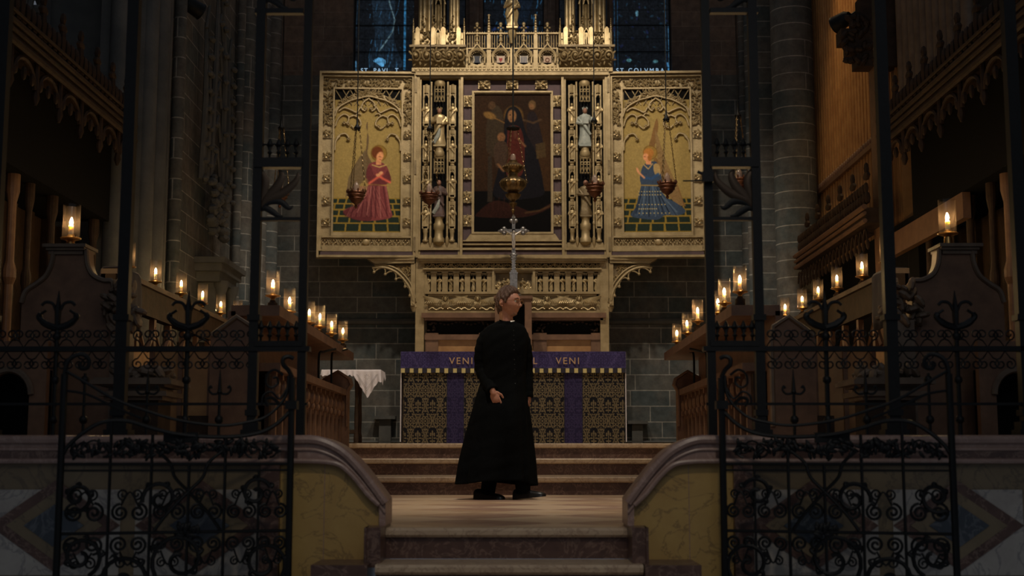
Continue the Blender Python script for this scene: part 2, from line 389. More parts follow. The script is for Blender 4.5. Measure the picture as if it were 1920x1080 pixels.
def statue_mb(x, y, z, h, rnd, crown=False, book=False, n=14):
    m = MB(); ph = rnd.uniform(0, 6)
    m.box(x-h*.15, x+h*.15, y-h*.12, y+h*.12, z, z+h*.04)
    prof = [(.155,.04),(.165,.08),(.14,.2),(.125,.36),(.13,.5),(.145,.62),(.165,.74),(.14,.81),(.06,.845),(.045,.87)]
    vs = []; fs = []
    for i, (r, t) in enumerate(prof):
        for k in range(n):
            a = 2*pi*k/n; q = r*h*(1+(.10*(1-t))*math.cos(5*a+ph+3*t))
            vs.append((x+q*math.cos(a), y+q*.72*math.sin(a), z+h*t))
    for i in range(len(prof)-1):
        for k in range(n): fs.append((i*n+k, i*n+(k+1)%n, (i+1)*n+(k+1)%n, (i+1)*n+k))
    m.add(vs, fs)
    m.ell((x, y-h*.01, z+h*.925), (h*.062, h*.066, h*.08), 10, 7)
    s = 1 if rnd.random() > .5 else -1
    for q in (-1, 1):
        up = .56+.1*(q == s)
        m.tube([(x+q*h*.145, y, z+h*.76), (x+q*h*.19, y-h*.03, z+h*.62), (x+q*h*.06, y-h*.15, z+h*up), (x-q*h*.01, y-h*.155, z+h*(up+.03))], [h*.05, h*.05, h*.036, h*.025], 7)
    m.tube([(x-s*h*.16, y-h*.06, z+h*.72), (x, y-h*.13, z+h*.5), (x+s*h*.13, y-h*.09, z+h*.3)], [h*.03, h*.05, h*.03], 6)
    if book: m.box(x-h*.06, x+h*.08, y-h*.2, y-h*.15, z+h*.56, z+h*.72)
    if crown:
        for k in range(6):
            a = 2*pi*k/6; m.ell((x+h*.06*math.cos(a), y+h*.06*math.sin(a), z+h*.995), (h*.014, h*.014, h*.035), 5, 4)
    return m
# ================================================================ THE SETTING
R1 = random.Random(5)
XW = 3.30
# floors
m_ = MB(); m_.box(-XW-.9, XW+.9, 6.72, 12.75, -.12, 0); struct('floor', m_, M['floor'])
m_ = MB(); m_.box(-6, 6, -4, 4.4, -1.10, -.91); struct('floor_nave', m_, M['stone_plain'])
def steps(i, y0, y1, ztop, h, x0, x1, lip=.035, th=.055):
    a = MB(); a.box(x0, x1, y0, y1, ztop-h, ztop-th); struct('step_riser', a, M['red_marble'])
    b = MB(); poly = [(y0-lip+.01, ztop-th), (y0-lip, ztop-th+.012), (y0-lip, ztop-.012), (y0-lip+.012, ztop), (y1+.01, ztop), (y1+.01, ztop-th)]
    b.prismx(poly, x0, x1); struct('step_tread', b, M['nosing'], ang=.4)
YS = (12.66, 13.9, 15.16)
for i, y in enumerate(YS):
    steps(i, y, YS[i+1] if i < 2 else 17.0, .17*(i+1), .17, -XW, XW)
# the choir floor's own front edge, then the flight down to the nave
steps(0, 6.66, 6.76, .001, .15, W(722, 1000, 6.66).x, W(1179, 1000, 6.66).x, .03, .045)
z = 0
xa, xb = W(705, 1050, 6.32).x, W(1205, 1050, 6.32).x
for i in range(1, 7):
    steps(i, 6.64-.33*i, 6.97-.33*i, -.15*i, .15, xa-.05*(i-1), xb+.05*(i-1), .03, .045)
# walls
zs = W(960, 141, 17.0).z
m_ = MB(); m_.box(-4.6, 4.6, 17.0, 17.4, -.1, zs); struct('wall_east', m_, M['stone'])
up = MB(); wx = lambda p: W(p, 70, 17.0).x
for a, b_ in ((-4.6, wx(662)), (wx(1259), 4.6)): up.box(a, b_, 17.0, 17.4, zs, 9)
struct('wall_east_upper', up, M['stone_warm'])
mu = MB()
for a, b_ in ((775, 790), (873, 905), (1020, 1048), (1140, 1150)):
    q0, q1 = wx(a), wx(b_); mu.prism([(q0, zs), (q1, zs), (q1, 9), (q0, 9)], 17.06, 17.3); mu.box(q0+.05, q1-.05, 17.0, 17.1, zs, 9)
struct('trim_1', mu, M['stone_warm'])
# string course and the dark cove behind the brackets
for k, (ya, yb) in enumerate(((597, 609), (826, 832))):
    t_ = MB(); za, zb = W(960, yb, 17).z, W(960, ya, 17).z
    t_.prismx([(17.0, za), (16.95, za+.01), (16.93, (za+zb)/2), (16.95, zb-.01), (17.0, zb)], -XW, XW); struct('trim_%d' % (k+2), t_, M['stone_plain'])
m_ = MB(); m_.box(-XW-.35, -XW, 11.6, 17.0, -.1, 9); struct('wall_left', m_, M['stone'])
m_ = MB(); m_.box(XW+.02, XW+.4, 15.75, 17.0, -.1, 9); struct('wall_right', m_, M['stone'])
m_ = MB(); m_.box(-4.4, -3.3, 11.97, 12.3, -.1, 9); struct('wall_left_return', m_, M['stone_plain'])
m_ = MB(); m_.box(-5.2, -4.35, 4.9, 11.6, -.9, 9); struct('wall_left_choir', m_, M['stone_plain'])
m_ = MB(); m_.box(4.35, 5.2, 4.9, 16.9, -.9, 9); struct('wall_right_choir', m_, M['stone_plain'])
# --- left pier, clustered shafts
p = MB()
p.box(-3.62, -3.20, 11.35, 11.95, -.1, 9)
for (x, y, r) in ((-3.20, 11.42, .075), (-3.19, 11.65, .10), (-3.20, 11.88, .075), (-3.44, 11.34, .09)): p.lathe([(r*1.5, 0), (r*1.5, .2), (r, .3), (r, 9)], x, y, -.02, 16)
struct('column_left', p, M['stone_plain'])
p = MB()
for (x, y, r) in ((-3.20, 16.15, .17), (-3.25, 15.75, .11), (-3.12, 16.75, .12), (-3.23, 12.55, .06), (-3.23, 15.35, .05)): p.lathe([(r*1.3, 0), (r*1.3, .25), (r, .34), (r, 8.4)], x, y, .5, 18)
struct('column_left_sanctuary', p, M['stone'])
# --- round pier on the right, with a slim shaft beside it
p = MB(); c1 = W(1489, 300, 15.2)
p.lathe([(.30, 0), (.30, .3), (.245, .42), (.245, 8.4)], c1.x+.03, 15.3, .5, 28); struct('column_right', p, M['stone'])
p = MB(); p.box(3.02, 3.34, 16.2, 17.0, .5, 9)
for (x, y, r) in ((3.0, 16.4, .06), (3.0, 16.85, .06)): p.lathe([(r*1.4, 0), (r*1.4, .2), (r, .3), (r, 8.4)], x, y, .5, 12)
struct('column_right_sanctuary', p, M['stone'])
# --- carved niches (sedilia canopy) on the left sanctuary wall
t = thing('niche_canopy', (-3.25, 14.1, 1.6), 'tall carved stone niche canopy with pinnacles on the left sanctuary wall', 'canopy')
a = MB()
for (yc, w_, z0, z1) in ((14.1, .55, 3.3, 5.9), (13.55, .22, 3.2, 4.9), (14.65, .22, 3.2, 4.9)):
    for q in (-1, 1):
        a.tube([(-3.2, yc+q*w_/2, z0), (-3.18, yc+q*w_*.42, (z0+z1)/2), (-3.22, yc, z1)], [.035, .03, .015], 6)
        for k in range(9):
            f = k/9; a.ell((-3.15, yc+q*w_*(.5-.46*f), z0+(z1-z0)*f), (.035, .05, .03), 6, 4)
    for k in range(5): a.tube([(-3.2, yc-w_*.3, z0+.1+k*.38), (-3.19, yc, z0+.35+k*.38), (-3.2, yc+w_*.3, z0+.1+k*.38)], .018, 5)
a.build('tracery', M['stone_plain'], t)
a = MB(); foliage(a, -3.22, -3.06, 2.75, 3.25, 14.1, 1, R1)
for i in range(46): a.ell((-3.16, 14.1+R1.uniform(-.35, .35), 2.72+R1.uniform(0, .55)), (.06, .055, .045), 6, 4, Matrix.Rotation(R1.uniform(0, 3), 3, 'X'))
a.build('foliage', M['stone_plain'], t)
a = MB(); a.box(-3.3, -2.98, 13.65, 14.75, 2.36, 2.42); a.box(-3.3, -3.02, 13.7, 14.7, 2.28, 2.36); a.box(-3.3, -3.06, 13.78, 14.62, 2.18, 2.28); a.box(-3.3, -3.12, 13.9, 14.5, 1.3, 2.18)
for yc in (13.95, 14.45): a.lathe([(.05, 0), (.05, .75), (.08, .84), (.085, .9)], -3.08, yc, 1.3, 10)
a.build('bracket', M['stone_plain'], t)
a = MB(); a.prismx([(12.9, 1.50), (14.4, 1.50), (14.4, 1.62), (13.65, 1.78), (12.9, 1.62)], -3.3, -2.78); a.box(-3.3, -2.74, 12.86, 14.44, 1.46, 1.53)
for k in range(14): a.ell((-2.76, 12.93+k*.11, 1.56), (.02, .035, .03), 6, 4)
a.build('hood', M['stone_plain'], t)
t = thing('stone_tracery', (-4.2, 11.9, 3.3), 'shadowed carved stone tracery high on the left beyond the stall canopy', 'tracery')
for k in range(5):
    a = MB(); yc = 8.4+k*.75
    for q in (-.28, .28): a.tube([(-4.25, yc+q, 3.2), (-4.25, yc+q, 6.5)], .06, 6)
    for h in range(3):
        z_ = 3.7+h*.9; a.tube([(-4.22, yc-.26, z_), (-4.2, yc, z_+.38), (-4.22, yc+.26, z_)], .04, 5); a.tube([(-4.22, yc+.16*math.cos(q), z_+.55+.16*math.sin(q)) for q in [2*pi*j/10 for j in range(10)]], .03, 5, True)
    for i in range(16): a.ell((-4.2, yc+R1.uniform(-.3, .3), 3.2+R1.uniform(0, 3)), (.07, .07, .05), 6, 4)
    a.build('bay', M['stone_plain'], t)
# piscina ledges low on the east wall
for (xa_, xb_, yy, lab) in ((702, 742, 783, 'small stone ledge projecting low on the east wall behind the left end of the altar'), (1176, 1214, 792, 'small stone ledge projecting low on the east wall right of the altar')):
    a = MB(); q0, q1 = W(xa_, yy, 16.9).x, W(xb_, yy, 16.9).x; zz = W(960, yy, 16.9).z
    a.box(q0, q1, 16.84, 17.0, zz-.02, zz+.02); a.box(q0+.06, q1-.06, 16.9, 17.0, .51, zz-.02)
    tag(a.build('stone_ledge', M['stone_plain']), lab, 'ledge')
# --- stained glass
def window(n, a, b_, lab, text, seed, paint):
    x0, x1 = wx(a), wx(b_); Y = 17.16; rnd = random.Random(seed)
    cv = Canvas(a, -160, b_, 140, 1.0, (9, 11, 14))
    paint(cv, rnd)
    for yy in range(-150, 140, 27): cv.line([(a, yy), (b_, yy)], .9, (4, 5, 6))
    k = a
    while k < b_: cv.line([(k, -160), (k, 140)], .7, (5, 6, 8), .7); k += 19
    cv.noise(.5, seed, 2)
    zt = lambda y: W(960, 0, Y).z + (W(960, 0, Y).z - W(960, 141, Y).z)/141*(0-y)
    f = MB()
    for q in (x0, x1): f.box(q-.015, q+.015, Y-.05, Y+.03, zs, 9)
    f.box(x0, x1, Y-.05, Y+.03, zs-.02, zs+.03)
    for k in range(1, 9): f.tube([(x0, Y-.02, zs+.36*k), (x1, Y-.02, zs+.36*k)], .008, 6)
    o = f.build('window_%d' % n, M['iron']); tag(o, kind='structure')
    cv.build('pane', M['glasspaint'], o, lambda X, Yp: np.stack([x0+(X-a)/(b_-a)*(x1-x0), np.full(X.shape, Y), zs+(140-Yp)*(W(960,0,Y).z-W(960,140,Y).z)/140], -1))
    bk = MB(); bk.box(x0, x1, Y+.03, Y+.05, zs, 9.0); bk.build('outer_glazing', M['black'], o)
    if text:
        e, nt, b = newmat('lit_glass_letters'); b.inputs['Emission Color'].default_value = (*srgb((128, 160, 186)), 1); b.inputs['Emission Strength'].default_value = 1
        text_mesh(text[0], .080, .003, text[2], e, o, W(text[1], 135.6, Y-.012))
def pL(cv, r):
    cv.poly([(712, -160), (740, -60), (736, 60), (752, 118), (690, 118), (700, 60), (690, -60)], (16, 24, 32), 1, 4)
    for i in range(60):
        x = r.uniform(690, 750); y = r.uniform(-140, 118); cv.line([(x, y), (x+r.uniform(-6, 2), y+r.uniform(6, 18))], .8, (28, 56, 78), .8)
    for i in range(70):
        x = r.uniform(664, 870); y = r.uniform(-150, 122); cv.ell(x, y, r.uniform(1, 3), r.uniform(1, 2.2), (22, 38, 50), .6, .4, r.uniform(0, 3))
    cv.line([(709, 88), (722, 70), (734, 52), (738, 30), (728, 0), (722, -40)], 1.5, (60, 78, 84))
    cv.poly([(698, 106), (706, 112), (716, 118), (722, 108), (712, 100)], (60, 110, 145), .9, 3)
    cv.line([(757, -160), (757, 122)], 1.9, (44, 112, 158)); cv.line([(665, 108), (666, 126)], 1.6, (48, 84, 110))
    cv.line([(664, -150), (668, -20), (664, 60)], .8, (20, 40, 56), .7)
    cv.put(((cv.Y > 127) & (cv.Y < 141)).astype(float), (52, 82, 106)); cv.put(((cv.Y > 136) & (cv.Y < 141)).astype(float), (38, 56, 70))
    for k in range(667, 870, 8): cv.line([(k, 141), (k+2, 137)], .7, (10, 14, 20))
def pC(cv, r):
    for i in range(110):
        x = r.uniform(905, 1020); y = r.uniform(-140, 60); cv.line([(x, y), (x+r.uniform(-3, 1), y+r.uniform(5, 16))], .9, (34, 74, 104), .75)
    cv.poly([(940, -160), (1020, -160), (990, 30), (950, 20)], (10, 16, 24), .9, 4)
    for i in range(40):
        x = r.uniform(905, 1020); y = r.uniform(40, 135); cv.ell(x, y, 2.5, 3, (24, 34, 70), .7, .4)
def pR(cv, r):
    for x in (1154, 1160, 1251): cv.line([(x, -160), (x, 122)], .8, (24, 50, 70), .8)
    for i in range(90):
        x = r.uniform(1150, 1256); y = r.uniform(-150, 124); cv.ell(x, y, r.uniform(.8, 3), r.uniform(1, 4), (18, 36, 48) if r.random() < .6 else (16, 22, 48), .65, .4, r.uniform(0, 3))
    cv.ell(1181, 106, 5, 3, (48, 82, 88)); cv.ell(1231, 108, 5, 3, (42, 70, 76)); cv.ell(1197, 18, 3, 6, (50, 78, 90))
    cv.line([(1256, 40), (1257, 110)], 1.3, (40, 72, 96)); cv.line([(1254, 112), (1256, 126)], 2, (50, 96, 130))
    cv.put(((cv.Y > 126) & (cv.Y < 141)).astype(float), (50, 84, 114)); cv.put(((cv.Y > 136) & (cv.Y < 141)).astype(float), (44, 66, 80))
    for k in range(1150, 1256, 9): cv.line([(k, 141), (k+2, 137)], .7, (12, 18, 24))
window(1, 662, 873, '', ('ST  PAVL  T', 676, 1.25), 3, pL)
window(2, 905, 1020, '', None, 4, pC)
window(3, 1048, 1259, '', ('ST COLVMBA', 1155, 1.45), 5, pR)

# ================================================================ marble chancel wall with its swept ends
def chancel_wall(s):
    nm = 'left' if s < 0 else 'right'
    YW0, YW1 = 6.60, 6.88
    m = lambda px: px if s < 0 else (1900-px)
    X = lambda px, py: W(m(px), py, YW0).x
    Z = lambda py: W(960, py, YW0).z
    xo = s*4.35
    t = thing('chancel_wall', (s*2.2, YW0, -.95), 'low marble chancel wall sweeping down to the steps on the %s, red rail over yellow panels' % nm, 'wall')
    top = cr([(560, 818), (600, 820), (640, 838), (672, 868), (700, 903), (724, 936)], 6)
    low = cr([(712, 951), (690, 930), (664, 898), (638, 876), (606, 870), (560, 869)], 6)
    TP = [(X(a, b), Z(b)) for a, b in top]; LP = [(X(a, b), Z(b)) for a, b in low]
    zt, zl = Z(818), Z(869)
    a = MB(); a.prism([(xo, zt)] + TP + [(X(724, 985), Z(985)), (X(712, 985), Z(985))] + LP + [(xo, zl)], YW0-.03, YW1+.03); rail = a.build('rail', M['rail_marble'], t, ang=.5)
    a = MB()   # mouldings run along the rail
    def run(off, r, y):
        pts = [(xo, y, zt-off)] + [(p_[0]-s*off*.0, y, p_[1]-off*1.05) for p_ in TP]
        a.tube(pts, r, 8)
    run(.016, .022, YW0-.035); run(.062, .008, YW0-.032)
    a.tube([(xo, YW0-.035, zl+.012)] + [(p_[0], YW0-.035, p_[1]+.012) for p_ in LP[::-1]], .013, 8)
    a.build('moulding', M['rail_marble'], t)
    a = MB(); a.box(xo, X(560, 840), YW0-.034, YW0-.028, Z(868), Z(846)); a.build('dark_band', M['red_marble'], t)
    a = MB(); a.prism([(X(525, 900), zl+.01)] + [(p_[0], p_[1]) for p_ in LP[::-1]] + [(X(712, 985), Z(985)), (X(690, 985), Z(985)), (X(690, 1049), Z(1049)), (X(606, 1049), Z(1049)), (X(606, 1200), -.93), (X(525, 1200), -.93)], YW0, YW1)
    a.build('yellow_panel', M['yellow_marble'], t)
    a = MB()
    for px in (608,): a.box(X(px-.6, 950), X(px+.6, 950), YW0-.002, YW0+.01, -.4, Z(872))
    a.build('panel_joint', M['rail_marble'], t)
    a = MB(); a.box(X(692, 1010), X(722, 1010), 6.38, YW1, -.17, Z(985)); a.box(X(693, 1010), X(697, 1010), 6.36, 6.5, -.17, Z(985)); a.box(X(603, 1060), X(703, 1060), 6.25, YW1, -.93, Z(1049)); a.build('plinth_block', M['red_marble'], t)
    # straight run: marble inlay
    a = MB(); a.box(xo, X(525, 900), YW0, YW1, -.93, zl+.01); a.build('panel_ground', M['dun_marble'], t)
    a = MB(); a.box(X(525, 950), X(490, 950), YW0-.035, YW0+.02, -.93, zl); a.build('pilaster', M['red_marble'], t)
    wm, bm, rm = MB(), MB(), MB()
    for cx in (377, 105, -167):
        x0, x1 = X(cx-122, 950), X(cx+122, 950); zc = Z(985); hw = (x1-x0)/2; hh = abs(hw)*.60; xc = (x0+x1)/2
        wm.box(x0, x1, YW0-.006, YW0+.01, zc-hh*1.25, Z(918))
        for k, (f, mb_, y) in enumerate(((1.0, rm, .012), (.74, None, .016), (.46, bm, .022))):
            ps = [(xc-hw*f, zc), (xc, zc+hh*1.15*f), (xc+hw*f, zc), (xc, zc-hh*1.15*f)]
            if mb_: mb_.prism(ps, YW0-y, YW0)
            else:
                d = MB(); d.prism(ps, YW0-y, YW0); d.build('ochre_inlay', M['dun_marble'], t)
    wm.build('white_inlay', M['white_marble'], t); rm.build('red_inlay', M['red_marble'], t); bm.build('blue_inlay', M['blue_marble'], t)
chancel_wall(-1); chancel_wall(1)
# ================================================================ THE REREDOS
YR = 16.40
def rx(px, py=310): return W(px, py, YR).x
def rz(py): return W(960, py, YR).z
PXM = (rx(598)+rx(1323))/2             # centre line
def mir(p): return Vector((2*PXM-p.x, p.y, p.z))
R = random.Random(11)
rr = thing('reredos', (PXM, YR, .51), 'towering gilded carved reredos with hinged painted wings behind the altar', 'reredos')
def both(fn, name, m, par=rr, **k):
    a = MB(); fn(a); o1 = a.build(name, m, par, **k)
    a = MB(); fn(a); a.xf(mir); o2 = a.build(name, m, par, **k)
    return o1, o2
def fr(mb, x0, x1, y0, y1, w, d0, d1, py=310):      # rectangular moulded frame in photo pixels, depth d0..d1 in front of the plane
    X0, X1, Z0, Z1 = rx(x0, py), rx(x1, py), rz(y1), rz(y0); w2 = w/152
    mb.box(X0, X1, YR-d1, YR-d0, Z1-w2, Z1); mb.box(X0, X1, YR-d1, YR-d0, Z0, Z0+w2)
    mb.box(X0, X0+w2, YR-d1, YR-d0, Z0+w2, Z1-w2); mb.box(X1-w2, X1, YR-d1, YR-d0, Z0+w2, Z1-w2)
def bx(mb, x0, x1, y0, y1, d0, d1, py=None):
    py = py or (y0+y1)/2; mb.box(rx(x0, py), rx(x1, py), YR-d1, YR-d0, rz(y1), rz(y0))
# ---- lower stage
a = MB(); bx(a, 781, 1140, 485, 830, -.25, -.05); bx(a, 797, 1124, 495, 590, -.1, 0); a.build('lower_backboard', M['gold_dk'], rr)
def f(a):
    bx(a, 780, 796, 487, 832, -.2, .10, 600)
    a.prism([(rx(782, 500), rz(494)), (rx(796, 500), rz(494)), (rx(803, 560), rz(530)), (rx(803, 580), rz(590)), (rx(796, 600), rz(590))], YR-.08, YR-.02)
both(f, 'gilded_post', M['gold'])
a = MB(); 
for (x0, x1, y0, y1, d) in ((785, 1136, 486, 489, .20), (787, 1134, 489, 493, .17), (790, 1131, 493, 496, .13), (794, 1127, 505, 508, .13), (797, 1124, 508, 511, .06), (798, 1123, 549, 553, .12), (800, 1121, 553, 557, .08), (802, 1119, 585, 589, .12)):
    bx(a, x0, x1, y0, y1, -.05, d, 530)
a.build('moulding', M['gold'], rr)
a = MB(); bx(a, 790, 1131, 495, 506, 0, .085, 500); a.build('frieze_ground', M['black'], rr)
a = MB(); vine(a, rx(789, 500), rx(1132, 500), (rz(495)+rz(506))/2, .068, YR-.095, R, .058); a.build('vine_frieze', M['gold'], rr)
# gallery of little statues
def gal(xs):
    a = MB()
    for x in xs:
        bx(a, x+5.2, x+15.4, 511, 549, 0, .06, 530); bx(a, x+4.2, x+16.4, 510.5, 514, 0, .09, 530); bx(a, x+5.0, x+15.6, 546, 549, 0, .08, 530)
        for q in (-3, 0, 3): a.prism([(rx(x+q-1.7, 530), rz(513)), (rx(x+q+1.7, 530), rz(513)), (rx(x+q, 530), rz(518.5))], YR-.05, YR-.02)
        bx(a, x-2.2, x+2.2, 544, 549, 0, .055, 530)
    return a
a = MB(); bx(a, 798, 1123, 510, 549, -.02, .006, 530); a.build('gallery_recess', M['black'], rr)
gx = [803.5, 824.5, 845.5, 866.5, 887.5, 908.0]
A = gal(gx); bx(A, 796, 798.5, 510, 549, 0, .06, 530); A.build('gallery_piers', M['gold'], rr)
B = gal(gx); B.xf(mir); bx(B, 1122.5, 1125, 510, 549, 0, .06, 530); B.build('gallery_piers', M['gold'], rr)
for x in gx + [1921-g for g in gx]:
    p = W(x, 544, YR); statue_mb(p.x, YR-.035, p.z, .165, R, n=9).build('gallery_statue', M['gold_hi'], rr)
a = MB(); fr(a, 923, 1003, 507, 549, 4, 0, .11, 530); fr(a, 927, 999, 511, 546, 2, 0, .08, 530); a.build('relief_frame', M['gold'], rr)
a = MB(); bx(a, 925, 1001, 509, 547, -.01, .02, 530); a.build('relief_ground', M['gold_dk'], rr)
a = MB()
for i in range(34):
    s_ = -1 if i % 2 else 1; x = 963+s_*R.uniform(8, 33); y = 545-R.uniform(2, 24)*(1-abs(x-963)/60)
    a.ell((rx(x, 530), YR-.03, rz(y)), (R.uniform(.015, .035), .02, R.uniform(.012, .028)), 8, 5, Matrix.Rotation(R.uniform(0, 3), 3, 'Y'))
for (x, h) in ((936, .13), (945, .15), (953, .16), (980, .15), (990, .12)): 
    q = statue_mb(rx(x, 530), YR-.035, rz(545), h, R, n=8); a.add(q.v, q.f)
a.build('relief', M['gold_hi'], rr)
# angels with spread wings
def wings(a, cx):
    for s_ in (-1, 1):
        for k in range(9):
            t = k/8; l = .17+.06*t; an = math.radians(8+38*(1-t))
            x0 = rx(cx, 570)+s_*.035; z0 = rz(569)+.02*t
            a.tube([(x0, YR-.11, z0), (x0+s_*l*.5*math.cos(an*.3), YR-.125, z0+.01+.02*t-l*.08*(1-t)), (x0+s_*l*math.cos(an)*1.05, YR-.105, z0+.045*t-l*.30*(1-t)+.015)], [.010, .013, .005], 6)
        for k in range(12): a.ell((rx(cx, 570)+s_*(.03+k*.015), YR-.115, rz(581)+.012*math.sin(k*.9)), (.012, .012, .009), 6, 4)
    a.ell((rx(cx, 570), YR-.13, rz(563)), (.022, .024, .028), 9, 6); a.ell((rx(cx, 570), YR-.10, rz(573)), (.036, .026, .045), 9, 6)
    for k in range(7):
        u = -1+k/3; a.tube([(rx(cx, 570)+u*.020, YR-.125, rz(568)), (rx(cx, 570)+u*.034, YR-.135, rz(574)), (rx(cx, 570)+u*.055, YR-.115, rz(580))], [.007, .009, .005], 5)
    for s_ in (-1, 1):
        a.tube([(rx(cx, 570)+s_*.04, YR-.12, rz(569)), (rx(cx, 570)+s_*.03, YR-.145, rz(574)), (rx(cx, 570)+s_*.004, YR-.15, rz(572))], [.012, .010, .006], 6)
        for k in range(8):
            x0 = rx(cx, 570)+s_*(.045+.026*k); a.tube([(x0, YR-.125, rz(565)-.002*k), (x0+s_*.022, YR-.13, rz(570)-.001*k), (x0+s_*.030, YR-.118, rz(575)+.012*(k/8))], [.008, .009, .003], 5)
    for k in range(9): q = pi*2*k/9; a.ell((rx(cx, 570)+.037*math.cos(q), YR-.11, rz(563)+.034*math.sin(q)), (.010, .01, .010), 5, 4)
for q0, q1 in ((803, 925), (998, 1118)): a = MB(); bx(a, q0, q1, 557, 586, -.02, .05, 570); a.build('angel_frieze_ground', M['gold'], rr)
for cx in (836, 896, 1025, 1085):
    a = MB(); wings(a, cx); a.build('winged_angel', M['gold_hi'], rr)
# wooden lower part
a = MB(); bx(a, 792, 1135, 589, 598, -.05, .16, 594); bx(a, 797, 1130, 598, 602, -.05, .10, 600); a.build('oak_shelf', M['wood'], rr)
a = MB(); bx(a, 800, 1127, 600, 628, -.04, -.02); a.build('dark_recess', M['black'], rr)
a = MB(); bx(a, 797, 1130, 628, 638, -.05, .07); bx(a, 798, 822, 625, 700, -.05, .05); bx(a, 1108, 1129, 625, 700, -.05, .05); bx(a, 898, 926, 625, 700, -.05, .05); bx(a, 1000, 1025, 625, 700, -.05, .05); a.build('oak_rail', M['wood'], rr)
a = MB(); bx(a, 800, 1127, 638, 700, -.05, .015); a.build('oak_panel', M['wood_lt'], rr)
a = MB()
for x in (811, 912, 1012, 1118):
    for k in range(7): a.ell((rx(x+R.uniform(-8, 8), 612), YR-.03, rz(R.uniform(606, 622))), (.03, .03, .015), 6, 4, Matrix.Rotation(R.uniform(0, 3), 3, 'Y'))
for k in range(40): a.ell((rx(826+k*7.2, 614), YR+.005, rz(606+2.5*math.sin(k))), (.02, .02, .012), 6, 4)
a.build('carved_oak_cresting', M['wood_dk'], rr)
# ---- brackets under the wings
def brk(a):
    top = [(690, 488), (779, 484), (779, 496), (706, 498)]
    a.prism([(rx(x, 490), rz(y)) for x, y in top], YR-.16, YR+.05)
    a.box(rx(694, 500), rx(779, 500), YR-.18, YR, rz(491), rz(489))
    arc = [(700, 505), (722, 504), (743, 512), (760, 528), (771, 546), (776, 566)]
    P_ = cr(arc, 5)
    for off, r in ((0, .018), (7, .012)):
        a.tube([(rx(x+off*.6, y), YR-.13, rz(y-off*.6)) for x, y in P_], r, 7)
    bx(a, 772, 780, 497, 575, 0, .14, 540)
both(brk, 'bracket_arch', M['gold'])
def brg(a): a.prism([(rx(x, 520), rz(y)) for x, y in [(728, 500), (774, 500), (774, 550), (764, 528), (748, 511)]], YR-.10, YR-.04)
both(brg, 'bracket_spandrel', M['gold_dk'])
def brf(a):
    for i in range(46):
        u = R.random(); v = R.random(); x = 742+30*u; y = 501+ (x-738)*v*1.0
        if y < 500+(x-735): a.ell((rx(x, 520), YR-.11, rz(y)), (.022, .012, .008), 6, 4, Matrix.Rotation(R.uniform(0, 3), 3, 'Y'))
both(brf, 'bracket_foliage', M['gold_hi'])
def brc(a):
    cs = [(708, 505, 703, 512), (722, 506, 724, 516), (738, 513, 743, 526), (752, 524, 761, 540), (765, 541, 772, 556), (771, 556, 772, 574)]
    tips = [(703, 513), (724, 517), (744, 526), (761, 540), (770, 557), (777, 572)]
    pr = cr([(700, 506), (722, 506), (742, 514), (758, 529), (769, 547), (775, 567)], 4)
    for k, (tx, ty) in enumerate(tips):
        A_ = pr[min(k*4, len(pr)-1)]; B_ = pr[min(k*4+3, len(pr)-1)]
        for q in (A_, B_): a.tube([(rx(x, 530), YR-.13, rz(y)) for x, y in cr([q, ((q[0]+tx)/2+1, (q[1]+ty)/2-2), (tx, ty)], 4)], .009, 6)
        a.ell((rx(tx, 530), YR-.13, rz(ty)), .019, 8, 6)
    a.lathe([(.02, -.12), (.045, -.06), (.03, -.02), (.05, 0)], rx(777, 560), YR-.08, rz(568), 8)
both(brc, 'bracket_cusps', M['gold'])
# ---- main stage ground
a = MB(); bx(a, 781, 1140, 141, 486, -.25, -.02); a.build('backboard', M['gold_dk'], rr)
a = MB(); bx(a, 868, 1055, 152, 470, -.02, .012); bx(a, 789, 1134, 471, 481, 0, .085); a.build('mauve_ground', M['mauve'], rr)
a = MB()
bx(a, 781, 1140, 481, 486, 0, .15); bx(a, 781, 1140, 467, 471, 0, .11); bx(a, 868, 1054, 459, 461.5, 0, .10); bx(a, 868, 1054, 452, 454, 0, .07)
bx(a, 781, 1140, 141, 147, 0, .16); bx(a, 784, 1137, 147, 151, 0, .11)
for x0, x1, d in ((781, 787, .13), (787, 790, .09), (860, 864, .09), (864, 868.5, .13)):
    bx(a, x0, x1, 150, 484, 0, d, 310); bx(a, 1921-x1, 1921-x0, 150, 484, 0, d, 310)
a.build('main_frame', M['gold'], rr)
# painting
fa = MB(); fr(fa, 885, 1037, 173, 440, 3.2, 0, .07); fr(fa, 887.5, 1034.5, 176, 438, 2, 0, .05)
fa.prism([(rx(874), rz(452)), (rx(1048), rz(452)), (rx(1040), rz(440)), (rx(883), rz(440))], YR-.06, YR)
fa.build('picture_frame', M['gold'], rr)
cv = Canvas(889, 177, 1033, 437, 1.6, (31, 21, 15))
cv.ell(905, 260, 30, 110, (46, 31, 19), .5, .5); cv.ell(1018, 320, 24, 100, (52, 34, 18), .6, .5)
cv.poly([(889, 360), (1033, 360), (1033, 437), (889, 437)], (10, 9, 9))
cv.poly([(912, 235), (922, 205), (934, 200), (944, 225), (940, 300), (920, 292), (912, 280)], (42, 34, 25), 1, 4)     # musician
cv.ell(922, 199, 7, 8, (58, 42, 28)); cv.ell(918, 218, 12, 6.5, (92, 68, 36), 1, .2, .35); cv.line([(928, 223), (946, 232)], 1.4, (86, 62, 34))
cv.poly([(990, 215), (1004, 213), (1012, 240), (1018, 275), (1000, 282), (988, 250)], (26, 21, 22), 1, 4)
cv.ell(998, 198, 7, 9, (72, 54, 34)); cv.ell(997, 201, 4.5, 6, (88, 62, 40)); cv.line([(980, 226), (1000, 232), (1014, 226)], 2.4, (54, 40, 28))
